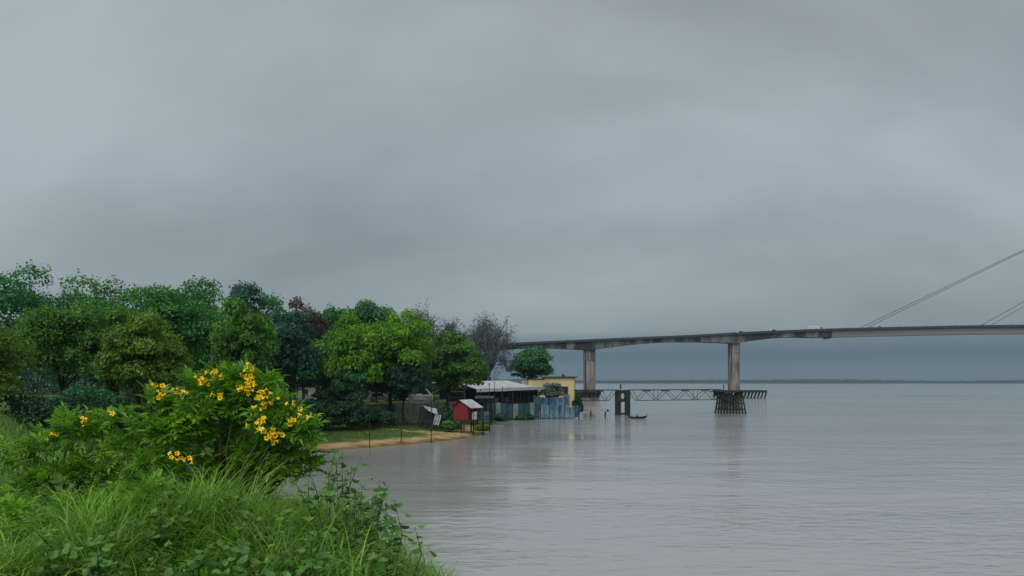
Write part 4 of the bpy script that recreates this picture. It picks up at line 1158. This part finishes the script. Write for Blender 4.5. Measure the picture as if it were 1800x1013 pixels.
# ------------------------------------------------------------------ promenade wall, balustrade, kiosk, lamps, low building
wl = empty('retaining_wall', (-16, 112, 2), 'weathered beige retaining wall below the promenade', 'wall')
for (xa, ya), (xb, yb_) in zip(WALL[2:], WALL[3:]):
    a, b2 = Vector((xa, ya, 0)), Vector((xb, yb_, 0)); n = max(1, int((b2 - a).length / 4))
    for k in range(n):
        p, q = a.lerp(b2, k / n), a.lerp(b2, (k + 1) / n)
        q = q - (q - p).normalized() * .03
        nn = Vector((-(q - p).y, (q - p).x, 0)).normalized()
        zb_ = min(hz_at(p.x, p.y - 1.5), hz_at(q.x, q.y - 1.5)) - .4
        MB().prism([up(p - nn * .45, zb_), up(q - nn * .45, zb_), up(q + nn * .8, zb_), up(p + nn * .8, zb_)], (0, 0, 3.72 - zb_)).build('panel', wall_beige, wl)
        MB().prism([up(p - nn * .55, 3.722), up(q - nn * .55, 3.722), up(q + nn * .9, 3.722), up(p + nn * .9, 3.722)], (0, 0, .14)).build('coping', concrete, wl)
bl = empty('balustrade', P(738, 706, 118.5), 'pale balustrade with close balusters on the retaining wall', 'balustrade')
b0, b1 = Vector((WX(718, 116.5), 116.5, 3.87)), Vector((WX(758, 120), 120, 3.87))
for z, h in ((.06, .12), (.95, .14)):
    MB().bar(b0 + Vector((0, 0, z)), b1 + Vector((0, 0, z)), .2, h).build('rail', white_paint, bl)
for k in range(19):
    p = b0.lerp(b1, k / 18)
    MB().lathe((p.x, p.y, p.z + .12), [(.05, 0), (.085, .2), (.045, .5), (.06, .76)], 6).build('baluster', white_paint, bl)
ko = empty('kiosk', P(800, 706, 126), 'black kiosk with a pale awning strip behind the red shed', 'kiosk')
kx, kz = WX(801, 126), hz_at(WX(801, 126), 126)
MB().box((kx, 127.2, kz + 1.05), (2.7, 2.2, 2.1)).build('wall', dark_steel, ko)
MB().box((kx, 127.2, kz + 2.15), (3.0, 2.6, .1)).build('roof', dark_steel, ko)
MB().box((kx, 125.75, kz + 1.62), (2.4, .6, .07), 0, R(-14)).build('awning', white_paint, ko)
MB().box((kx, 126.07, kz + 1.05), (1.9, .06, .7)).build('hatch', dark_glass, ko)
MB().box((kx, 125.9, kz + .68), (2.1, .35, .06)).build('counter', concrete, ko)
for dx in (-.62, .6):
    MB().lathe((kx + dx, 125.95, kz + 2.2), [(.03, 0), (.22, .1), (.30, .22), (.22, .34), (.03, .42)], 10).build('globe', lamp_white, ko, smooth=True)
LG = 'promenade street lamps'
for px, yt, Y, lab in ((763, 674, 128, 'street lamp with a pale head by the kiosk'), (636, 680, 122, 'street lamp with a pale head near the parked white car'), (748, 678, 134, 'street lamp with a pale head behind the white van')):
    X = WX(px, Y); g = hz_at(X, Y); H = WZ(yt, Y) - g
    r_ = empty('street_lamp', (X, Y, g), lab, 'street lamp', LG)
    MB().tube([(0, 0, 0), (0, 0, H - .05)], [.07, .05], 8).build('post', concrete_dark, r_, local=True)
    MB().lathe((0, 0, 0), [(.14, 0), (.12, .3), (.07, .35)], 8).build('base', concrete_dark, r_, local=True)
    MB().lathe((0, 0, H - .1), [(.08, 0), (.26, .12), (.30, .22), (.12, .34)], 10).build('lamp_head', lamp_white, r_, smooth=True, local=True)
def low_building(label, px, Y, w, h, mat, name='low_building'):
    X = WX(px, Y); g = hz_at(X, Y)
    r_ = empty(name, (X, Y + 2, g), label, 'building')
    MB().box((0, 0, h / 2), (w, 4, h)).build('wall', mat, r_, local=True)
    MB().box((0, 0, h + .08), (w + .8, 4.8, .16)).build('roof', concrete_dark, r_, local=True)
    n = int(w / 2.2)
    for k in range(n):
        xx = -w / 2 + (k + .5) * w / n
        wi = MB().box((xx, -2.0, h * .55), (.9, .08, .9)).build('window', dark_glass, r_, local=True)
        MB().box((xx, -2.05, h * .55 - .5), (1.1, .16, .07)).build('sill', concrete, wi, local=True)
    MB().box((w / 2 - .8, -2.0, 1.0), (.8, .1, 2.0)).build('door', dark_wood, r_, local=True)
low_building('low grey building half hidden behind the promenade trees', 575, 138, 10, 2.6, concrete)
low_building('low pale building in deep shade behind the white van', 700, 146, 8, 2.4, wall_beige)
mk = empty('shirt_stand_in', (WX(527, 108), 108, hz_at(WX(527, 108), 108)), 'small white tapered stand-in for a person in white on the promenade beside a trunk', 'marker post')  # made-up post in place of a seated figure's white shirt
MB().lathe((0, 0, 0), [(.26, 0), (.26, .1), (.2, .14), (.12, 1.9), (.06, 2.1)], 10).build('post', white_paint, mk, local=True)
MB().lathe((0, 0, 1.2), [(.175, 0), (.165, .18)], 10).build('band', dark_steel, mk, local=True)

# concrete fragments at the tip of the spit
SL = 'broken slabs at the tip of the spit'
for px, py, rz, tilt, ln, lab in ((853, 762, .5, .12, 1.3, 'tilted pale slab lying at the very tip of the spit'), (848, 758, -.2, .06, 1.0, 'pale slab lying flat behind the tilted slab'), (873, 749.5, .12, .03, 2.0, 'long pale slab awash beyond the tall pole')):
    Y = EYE * F / (py - HOR); X = WX(px, Y)
    mb = MB()
    mb.prism([(-ln / 2, -.5, 0), (ln / 2, -.42, 0), (ln / 2 + .15, .1, 0), (ln / 2 - .1, .5, 0), (-ln / 2 + .1, .55, 0), (-ln / 2 - .12, .05, 0)], (0, 0, .2))
    o = mb.build('concrete_slab', concrete, None, bevel=.03)
    o.location = (X, Y, max(0.0, hz_at(X, Y)) - .04); o.rotation_euler = (tilt, tilt * .6, rz)
    tag(o, lab, 'slab', SL)

DW = 'driftwood washed up on the sand'
for i, (px, py, ln, rz, lab) in enumerate(((622, 786, 1.3, .3, 'bent grey driftwood branch on the sand below the dark shrubs'), (692, 781, .9, -.5, 'short driftwood stick on the sand below the lawn'), (742, 776.5, 1.6, .15, 'long driftwood branch on the sand below the grey tarpaulins'), (800, 771, .8, .9, 'short driftwood stick on the sand below the red shed'))):
    Y = EYE * F / (py - HOR) + 1.2; X = WX(px, Y); z = hz_at(X, Y) + .05
    c_, s_2 = math.cos(rz), math.sin(rz)
    f_ = lambda u, v, w: (X + u * c_ - v * s_2, Y + u * s_2 + v * c_, z + w)
    r_ = empty('driftwood', (X, Y, z), lab, 'driftwood', DW)
    MB().tube([f_(-ln / 2, 0, 0), f_(-.1, .12, .04), f_(ln / 2, 0, .02)], [.07, .06, .03], 6).build('branch', pale_wood if i % 2 else bark_grey, r_)
    MB().tube([f_(0, .1, .03), f_(ln * .25, .3, .16)], [.04, .015], 5).build('twig', bark_grey, r_)
# ------------------------------------------------------------------ foreground: grass, flowering shrub, brambles
grass_leaf = leaf('grass_blade', (0.050, 0.165, 0.010), (0.310, 0.580, 0.075), 0.45, 0.02, (0.42, 0.36, 0.17))
lawn_leaf = leaf('lawn_blade', (0.050, 0.110, 0.022), (0.130, 0.200, 0.050), 0.3, 0.01)
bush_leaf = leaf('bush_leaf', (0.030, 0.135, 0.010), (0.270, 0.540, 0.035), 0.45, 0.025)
weed_leaf = leaf('weed_leaf', (0.035, 0.120, 0.020), (0.190, 0.380, 0.070), 0.35, 0.025)

def blades(Bs, H, Wd, lean_ang, lean, seg=5, rng=RNG, curl=1.0):
    """arching grass blades; one strip each"""
    n = len(Bs); ts = np.linspace(0, 1, seg + 1)
    dx, dy = np.cos(lean_ang), np.sin(lean_ang)
    sxv, syv = -dy, dx
    V = np.zeros((n, seg + 1, 2, 3))
    for k, t_ in enumerate(ts):
        out_ = lean * H * (t_ ** 1.8) * curl
        z = H * (t_ - 0.55 * lean * t_ ** 3.2)
        w = Wd * (1 - t_ ** 2.2) * (0.5 + 0.9 * min(t_ * 3, 1)) * 0.7 + 0.0006
        for s, sg in ((0, -1), (1, 1)):
            V[:, k, s, 0] = Bs[:, 0] + dx * out_ + sg * sxv * w / 2
            V[:, k, s, 1] = Bs[:, 1] + dy * out_ + sg * syv * w / 2
            V[:, k, s, 2] = Bs[:, 2] + z
    base = (np.arange(n) * (seg + 1) * 2)[:, None]
    fs = np.concatenate([base + np.array([[2 * k, 2 * k + 1, 2 * k + 3, 2 * k + 2]]) for k in range(seg)], 0)
    return V.reshape(-1, 3), fs
def field(n, xr, yr, keep, Hf, Wf, tintf, lean=(0.3, 0.9), seg=5, seed=1):
    rng = np.random.default_rng(seed)
    X = rng.uniform(*xr, n); Y = rng.uniform(*yr, n)
    k = keep(X, Y, rng); X, Y = X[k], Y[k]
    B = np.stack([X, Y, height(X, Y) - .02], 1)
    m = len(B)
    H = Hf(X, Y, rng); Wd = Wf(X, Y, rng)
    ang = rng.uniform(0, 2 * math.pi, m); le = rng.uniform(*lean, m)
    V, Fc = blades(B, H, Wd, ang, le, seg, rng)
    tint = np.clip(tintf(X, Y, rng), 0, .93)
    tint[rng.random(m) < .035] = 1.0
    return V, Fc, np.repeat(tint, (seg + 1) * 2)
def join(parts):
    Vs, Fs, Ts = [], [], []; off = 0
    for V, Fc, T in parts:
        Vs.append(V); Fs.append(Fc + off); Ts.append(T); off += len(V)
    return np.concatenate(Vs), np.concatenate(Fs), np.concatenate(Ts)
def clumpy(X, Y): return 0.5 + 0.5 * vnoise(X, Y, 2.1, 4.0)
view = lambda X, Y, r: (coast_dist(X, Y) > 1.0) & (np.abs(X) < 0.78 * Y + 1.2)
parts = [
    field(52000, (-9, 1.6), (2.6, 12), lambda X, Y, r: view(X, Y, r) & (r.random(len(X)) < .15 + .85 * clumpy(X, Y) ** 1.5),
          lambda X, Y, r: (0.16 + 0.40 * r.random(len(X))) * (0.45 + .95 * clumpy(X, Y)) * (.45 + .55 * sstep(-.42, -.30, X / Y)), lambda X, Y, r: r.uniform(.005, .012, len(X)),
          lambda X, Y, r: .32 + .24 * r.normal(size=len(X)) + .34 * vnoise(X, Y, 1.4, 9)),
    field(6500, (-7, 0.6), (3.4, 9.5), lambda X, Y, r: view(X, Y, r) & (coast_dist(X, Y) > 6.4),
          lambda X, Y, r: r.uniform(.35, .8, len(X)) * (.6 + .4 * sstep(-.42, -.30, X / Y)), lambda X, Y, r: r.uniform(.010, .020, len(X)),
          lambda X, Y, r: .6 + .35 * r.normal(size=len(X)), (0.7, 1.35), 7, 2),
    field(11000, (-3.6, -0.9), (5.4, 8.2), lambda X, Y, r: view(X, Y, r) & (coast_dist(X, Y) > 7.0),
          lambda X, Y, r: r.uniform(.35, 1.0, len(X)) * (.35 + 1.1 * clumpy(X, Y) ** 1.6), lambda X, Y, r: r.uniform(.006, .014, len(X)),
          lambda X, Y, r: .45 + .28 * r.normal(size=len(X)) + .2 * vnoise(X, Y, 1.3, 5), (.4, 1.1), 6, 12),
    field(26000, (-40, 5), (11, 48), lambda X, Y, r: (coast_dist(X, Y) > .8) & (X > -0.8 * Y) & (X < .5 * Y),
          lambda X, Y, r: r.uniform(.3, .75, len(X)), lambda X, Y, r: r.uniform(.02, .04, len(X)),
          lambda X, Y, r: .35 + .25 * r.normal(size=len(X)), (.3, .9), 3, 3),
]
V, Fc, T = join(parts)
tag(link('tall_grass', indexed_mesh('tall_grass', V, Fc, T), grass_leaf), 'lush tall grass covering the near bank', 'grass', kind='stuff')
V, Fc, T = join([field(42000, (-60, -1), (76, 116), lambda X, Y, r: (coast_dist(X, Y) > 3.0 + 2.2 * r.random(len(X))) & (Y < np.interp(X, WXs, WYs) - .6) & (r.random(len(X)) > .9 * np.exp(-((X + 9) / 6.0) ** 2 - ((Y - 100.5) / 3.0) ** 2)),
      lambda X, Y, r: r.uniform(.10, .30, len(X)), lambda X, Y, r: r.uniform(.06, .12, len(X)), lambda X, Y, r: .5 + .25 * r.normal(size=len(X)) + .25 * vnoise(X, Y, .4, 3), (.3, .8), 2, 6)])
tag(link('lawn_grass', indexed_mesh('lawn_grass', V, Fc, T), lawn_leaf), 'short grass on the sand spit lawn', 'grass', kind='stuff')

# flowering shrub -------------------------------------------------
def leaflet(base, d, nrm, ln, w):
    d = Vector(d).normalized(); nrm = Vector(nrm).normalized(); s = d.cross(nrm).normalized()
    b0 = Vector(base)
    m1 = b0 + d * ln * .45 - nrm * ln * .05; tip = b0 + d * ln - nrm * ln * .18
    l, r = b0 + d * ln * .42 + s * w / 2 + nrm * w * .22, b0 + d * ln * .42 - s * w / 2 + nrm * w * .22
    return [b0, l, m1, r, tip], [(0, 2, 1), (0, 3, 2), (1, 2, 4), (2, 3, 4)]
def compound(seed):
    """one pinnate leaf, about 20 cm, along +X with its face up"""
    rng = random.Random(seed); vs, fs = [], []
    ln = .19; npair = 3
    ax = lambda t_: Vector((ln * t_, 0, .03 * math.sin(t_ * 2.2) - .05 * t_ * t_))
    for k in range(npair):
        p = ax(.3 + .25 * k)
        for s in (-1, 1):
            v, f = leaflet(p, (0.75, s * (1 + .2 * rng.random()), -.15 * rng.random()), (rng.uniform(-.2, .2), rng.uniform(-.2, .2), 1), rng.uniform(.075, .105), rng.uniform(.038, .050))
            n = len(vs); vs += v; fs += [tuple(i + n for i in q) for q in f]
    v, f = leaflet(ax(.92), (1, 0, -.3), (0, 0, 1), .115, .050); n = len(vs); vs += v; fs += [tuple(i + n for i in q) for q in f]
    n = len(vs); w = .0022
    for k in range(4):
        p = ax(k / 3.2); vs += [p + Vector((0, -w, 0)), p + Vector((0, w, 0))]
    fs += [(n + 2 * k, n + 2 * k + 1, n + 2 * k + 3, n + 2 * k + 2) for k in range(3)]
    return np.array([tuple(v) for v in vs]), fs
COMP = [compound(i) for i in range(4)]
def comp_mesh(i, tint):
    v, f = COMP[i]; me = bpy.data.meshes.new('leaf'); me.from_pydata(v.tolist(), [], f)
    a = me.attributes.new('tint', 'FLOAT', 'POINT'); a.data.foreach_set('value', np.full(len(v), tint, np.float32))
    me.materials.append(bush_leaf); return me
LMESH = [[comp_mesh(i, tv) for i in range(4)] for tv in (.15, .35, .55, .75, .95)]
def orient(d, nrm):
    d = Vector(d).normalized(); nrm = Vector(nrm); s = nrm.cross(d)
    if s.length < 1e-4: s = Vector((0, 1, 0)).cross(d)
    s.normalize(); nn = d.cross(s)
    return Matrix((d, s, nn)).transposed()
def trumpet(pale=False):
    """five-lobed trumpet flower opening along +X, about 5 cm"""
    rings = [(0, .004), (.014, .007), (.030, .011), (.040, .015)]
    n = 10; vs, fs = [], []
    for x, r in rings:
        for k in range(n):
            a = 2 * math.pi * k / n; vs.append((x, r * math.cos(a), r * math.sin(a)))
    for k in range(n):
        a = 2 * math.pi * k / n; r = .033 if k % 2 == 0 else .023; vs.append((.049 - (.008 if k % 2 == 0 else 0), r * math.cos(a), r * math.sin(a)))
    for i in range(len(rings)):
        for k in range(n):
            a, b2 = i * n + k, i * n + (k + 1) % n; fs.append((a, b2, b2 + n, a + n))
    fs.append(tuple(range(n - 1, -1, -1)))
    me = bpy.data.meshes.new('flower'); me.from_pydata(vs, [], fs); me.materials.append(petal_pale if pale else petal); return me
FM, FMP = trumpet(), trumpet(True)

def flower_shrub(label, base, lobes, clusters, Y0, per=54, n_obj=300, seed=5):
    rng = np.random.default_rng(seed)
    bx, by = base; bz = hz_at(bx, by)
    root = empty('flowering_shrub', (bx, by, bz), label, 'shrub', 'flowering shrubs on the near bank')
    M = []
    st = MB()
    for li, (x, y, r, dy) in enumerate(lobes):
        Y = Y0 + dy; c = P(x - max(0, x - 460) * .14, y + 16, Y); rr = r * .68 / F * Y
        st_mid = Vector((bx, by, bz)).lerp(c, .55) + Vector(rng.normal(size=3)) * .06
        ms_ = MB().tube([(bx + rng.normal() * .1, by + rng.normal() * .1, bz - .1), st_mid, c], [.016, .011, .005], 5).build('stem', stem_green, root)
        n = int(per * (r / F * Y / .22) ** 1.6)
        for k in range(n):
            d = Vector(rng.normal(size=3)); d.normalize()
            if d.z < -.2: d.z *= -.6
            p = c + Vector((d.x, d.y * .9, d.z)) * rr * (.25 + .75 * rng.random() ** .6)
            dr = (d + Vector((rng.normal() * .5, rng.normal() * .5, rng.normal() * .4 + .1))).normalized()
            nr = Vector((rng.normal() * .5, rng.normal() * .5 - .25, 1))
            sc = .50 + .42 * rng.random()
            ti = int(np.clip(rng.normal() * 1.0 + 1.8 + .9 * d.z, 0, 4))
            M.append((p, orient(dr, nr), sc, int(rng.integers(0, 4)), ti))
    # the leaves nearest the river view as single objects, the rest as one mass
    M.sort(key=lambda m: m[0].y)
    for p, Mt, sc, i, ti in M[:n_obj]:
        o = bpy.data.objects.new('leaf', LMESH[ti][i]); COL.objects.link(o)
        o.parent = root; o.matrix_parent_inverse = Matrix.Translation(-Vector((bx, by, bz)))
        o.matrix_basis = Matrix.Translation(p) @ (Mt * sc).to_4x4()
    V, Fs, Ts = [], [], []; off = 0
    for p, Mt, sc, i, ti in M[n_obj:]:
        v, f = COMP[i]; A_ = np.array(Mt) * sc
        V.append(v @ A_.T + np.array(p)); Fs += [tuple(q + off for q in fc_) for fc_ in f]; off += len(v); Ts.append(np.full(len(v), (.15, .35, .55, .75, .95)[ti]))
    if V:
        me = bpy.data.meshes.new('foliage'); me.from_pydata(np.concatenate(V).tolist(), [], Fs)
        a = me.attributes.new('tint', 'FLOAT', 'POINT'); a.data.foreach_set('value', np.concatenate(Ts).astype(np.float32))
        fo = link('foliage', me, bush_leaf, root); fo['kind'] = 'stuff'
    for (x, y, n, spread, pale, dy) in clusters:
        for k in range(int(n * 1.7)):
            q = P(x + rng.normal() * spread * 1.25, y + rng.normal() * spread * .95, Y0 + dy + rng.normal() * .05)
            d = Vector((rng.normal() * 1.0, -.7 + rng.normal() * .6, rng.normal() * .7 + .1))
            o = bpy.data.objects.new('flower', FMP if pale else FM); COL.objects.link(o)
            o.parent = root; o.matrix_parent_inverse = Matrix.Translation(-Vector((bx, by, bz)))
            o.matrix_basis = Matrix.Translation(q) @ (orient(d, (0, 0, 1)) * rng.uniform(.5, 1.0)).to_4x4()
    return root
lobes = [(420, 668, 38, 0), (450, 690, 36, -.1), (390, 676, 36, .1), (352, 680, 32, .1), (318, 706, 30, 0), (280, 704, 26, .05), (340, 722, 42, -.1), (400, 718, 46, .1), (478, 712, 36, -.15),
         (490, 745, 36, -.2), (528, 745, 28, -.1), (548, 757, 22, -.1), (445, 742, 46, .35), (300, 755, 46, -.1), (365, 768, 46, .1), (262, 752, 40, 0), (425, 790, 50, .45), (500, 782, 34, .1),
         (270, 810, 46, -.1), (335, 818, 46, 0), (395, 830, 44, .3), (460, 830, 44, .4), (300, 870, 44, 0), (240, 860, 44, 0), (535, 785, 26, .1), (470, 664, 16, 0), (432, 650, 16, 0), (520, 722, 16, 0), (450, 800, 46, .1), (500, 815, 40, .1), (540, 812, 30, .1), (395, 860, 44, .2), (350, 890, 44, .1), (430, 850, 46, .3), (300, 910, 46, .1), (405, 640, 12, .1), (375, 645, 10, .1), (340, 655, 12, 0), (262, 690, 12, 0), (500, 690, 12, -.1), (545, 735, 12, -.1), (570, 765, 10, -.1), (455, 655, 10, 0),
         (270, 872, 44, -1.3), (335, 890, 44, -1.3), (400, 900, 38, -1.2), (245, 920, 46, -1.5), (320, 935, 44, -1.6), (390, 935, 36, -1.5)]
clusters = [(436, 657, 6, 6, 0, -.28), (425, 679, 6, 6, 0, -.34), (442, 685, 7, 6, 0, -.36), (459, 697, 7, 6, 0, -.38), (467, 709, 4, 4, 0, -.38), (455, 716, 2, 3, 1, -.34), (454, 746, 6, 5, 0, -.42), (479, 756, 4, 4, 0, -.46),
            (474, 769, 3, 3, 0, -.44), (478, 777, 2, 3, 0, -.44), (461, 762, 2, 3, 1, -.42), (519, 712, 3, 4, 1, -.3), (517, 737, 3, 4, 0, -.38), (537, 735, 3, 4, 1, -.36), (353, 669, 6, 5, 0, -.25), (372, 656, 4, 4, 0, -.2), (385, 662, 2, 3, 1, -.22),
            (384, 695, 4, 4, 0, -.34), (279, 681, 3, 4, 0, -.22), (284, 695, 4, 4, 0, -.25), (304, 687, 2, 3, 1, -.22), (323, 692, 3, 6, 1, -.25), (305, 804, 3, 4, 0, -.44), (328, 803, 3, 4, 0, -.46), (436, 644, 2, 3, 1, -.2), (495, 765, 2, 3, 1, -.4)]
flower_shrub('leafy shrub with clusters of yellow trumpet flowers on the near bank', (WX(400, 8.1), 8.1), lobes, clusters, 8.0)
lobes2 = [(205, 735, 44, 0), (165, 760, 48, .1), (120, 748, 46, 0), (80, 780, 48, .1), (215, 790, 46, -.1), (160, 820, 48, 0), (105, 830, 46, 0), (50, 850, 44, 0), (200, 850, 44, 0), (30, 800, 40, .1), (190, 900, 46, -1.6), (130, 900, 46, -1.5), (70, 920, 46, -1.5), (160, 950, 46, -1.9), (20, 900, 44, -1.3)]
flower_shrub('leafy green shrub with few yellow flowers beside the large flowering shrub', (WX(130, 8.6), 8.6), lobes2, [(150, 745, 3, 5, 0, -.3), (95, 765, 3, 5, 0, -.3), (200, 725, 2, 4, 1, -.3)], 8.5, per=40, n_obj=120, seed=9)

# bramble weeds at the bank edge
def round_leaf(seed, s=.05):
    rng = random.Random(seed); n = 8; vs = [(0, 0, 0)]; 
    for k in range(n):
        a = 2 * math.pi * k / n; r = s * (1.0 if k else 1.35) * (.85 + .2 * rng.random())
        vs.append((s * .9 + r * math.cos(a), r * .8 * math.sin(a), -.25 * s * abs(math.sin(a)) - .15 * s * math.cos(a) + .012))
    vs[0] = (s * .9, 0, 0.0)
    fs = [(0, 1 + k, 1 + (k + 1) % n) for k in range(n)]
    me = bpy.data.meshes.new('leaf'); me.from_pydata(vs, [], fs)
    a = me.attributes.new('tint', 'FLOAT', 'POINT'); a.data.foreach_set('value', np.full(len(vs), .1 + .8 * rng.random(), np.float32))
    me.materials.append(weed_leaf); return me
RL = [round_leaf(i, .026 + .005 * (i % 4)) for i in range(10)]
BG = 'round leaved weeds at the bank edge'
def weed(label, px, py, Y, n_stem, spread, hgt, seed, leaves=14, group=None):
    rng = np.random.default_rng(seed)
    top = P(px, py, Y); bz = hz_at(top.x, Y); b0 = Vector((top.x, Y, bz))
    root = empty('weed', b0, label, 'weed', group or BG)
    for s in range(n_stem):
        e = Vector((top.x + rng.normal() * spread, Y + rng.normal() * spread, top.z - hgt * rng.random()))
        mid = b0.lerp(e, .6) + Vector((rng.normal() * .05, rng.normal() * .05, .08))
        MB().tube([b0, mid, e], [.006, .005, .002], 4).build('stem', stem_green, root)
        for k in range(leaves):
            t_ = .25 + .75 * k / leaves
            q = (b0.lerp(mid, t_ / .6) if t_ < .6 else mid.lerp(e, (t_ - .6) / .4)) + Vector(rng.normal(size=3)) * .03
            o = bpy.data.objects.new('leaf', RL[int(rng.integers(0, 10))]); COL.objects.link(o); o.parent = root
            o.matrix_parent_inverse = Matrix.Translation(-b0)
            o.matrix_basis = Matrix.Translation(q) @ orient((rng.normal(), rng.normal(), rng.normal() * .3), (rng.normal() * .4, rng.normal() * .4 - .3, 1)).to_4x4()
for i, (px, py, Y, ns, sp_, h, lab) in enumerate((
        (600, 790, 7.6, 6, .16, .25, 'round leaved weed on the river side of the flowering shrub'),
        (632, 822, 7.2, 6, .14, .22, 'round leaved weed leaning over the water past the first'),
        (655, 848, 6.9, 6, .12, .2, 'dark round leaved weed at the steepest part of the bank edge'),
        (680, 872, 6.6, 6, .10, .16, 'low round leaved weed reaching out over the river'),
        (615, 850, 6.6, 5, .14, .2, 'small leaved weed standing inside the grass edge'),
        (570, 800, 7.2, 5, .14, .2, 'pale weed growing against the foot of the flowering shrub'),
        (300, 840, 6.4, 5, .2, .2, 'broad weed in front of the flowering shrub'),
        (690, 905, 6.0, 5, .10, .14, 'weed at the lowest grass edge above the river'),
        (660, 890, 6.2, 6, .12, .16, 'leafy weed just inside the lowest grass edge'),
        (585, 825, 6.8, 6, .14, .2, 'leafy weed between the grass edge and the flowering shrub foot'),
        (400, 850, 6.3, 5, .2, .2, 'leafy weed in the grass below the main flower clusters'),
        (470, 870, 6.0, 5, .2, .18, 'leafy weed in the middle of the tall grass'),
        (250, 880, 5.8, 6, .2, .2, 'leafy weed in the grass below the shrub with few flowers'),
        (350, 930, 5.2, 5, .2, .18, 'leafy weed low in the tall grass under the forward branches'))):
    weed(lab, px, py, Y, ns, sp_, h, 70 + i)
for i, (px, py, Y) in enumerate(((430, 905, 5.6), (520, 930, 5.3), (590, 900, 5.9), (640, 950, 5.4), (480, 960, 5.0), (280, 960, 5.1), (180, 955, 5.2), (100, 930, 5.4), (560, 975, 4.9), (390, 975, 4.9))):
    weed('low leafy weed scattered among the long blades of the near bank', px, py, Y, 5, .16, .14, 170 + i, 10, 'weeds scattered among the long grass')

# ------------------------------------------------------------------ haze
hm = bpy.data.materials.new('haze'); hm.use_nodes = True
t = hm.node_tree; t.nodes.clear()
o = t.nodes.new('ShaderNodeOutputMaterial'); pvn = t.nodes.new('ShaderNodeVolumePrincipled')
pvn.inputs['Color'].default_value = (0.50, 0.66, 0.78, 1); pvn.inputs['Density'].default_value = 0.0001; pvn.inputs['Anisotropy'].default_value = 0.0
t.links.new(pvn.outputs[0], o.inputs['Volume'])
hb = MB().box((0, 2080, 44.5), (9000, 4760, 95)).build('haze', hm)
tag(hb, 'thin rain haze over the river', kind='stuff')
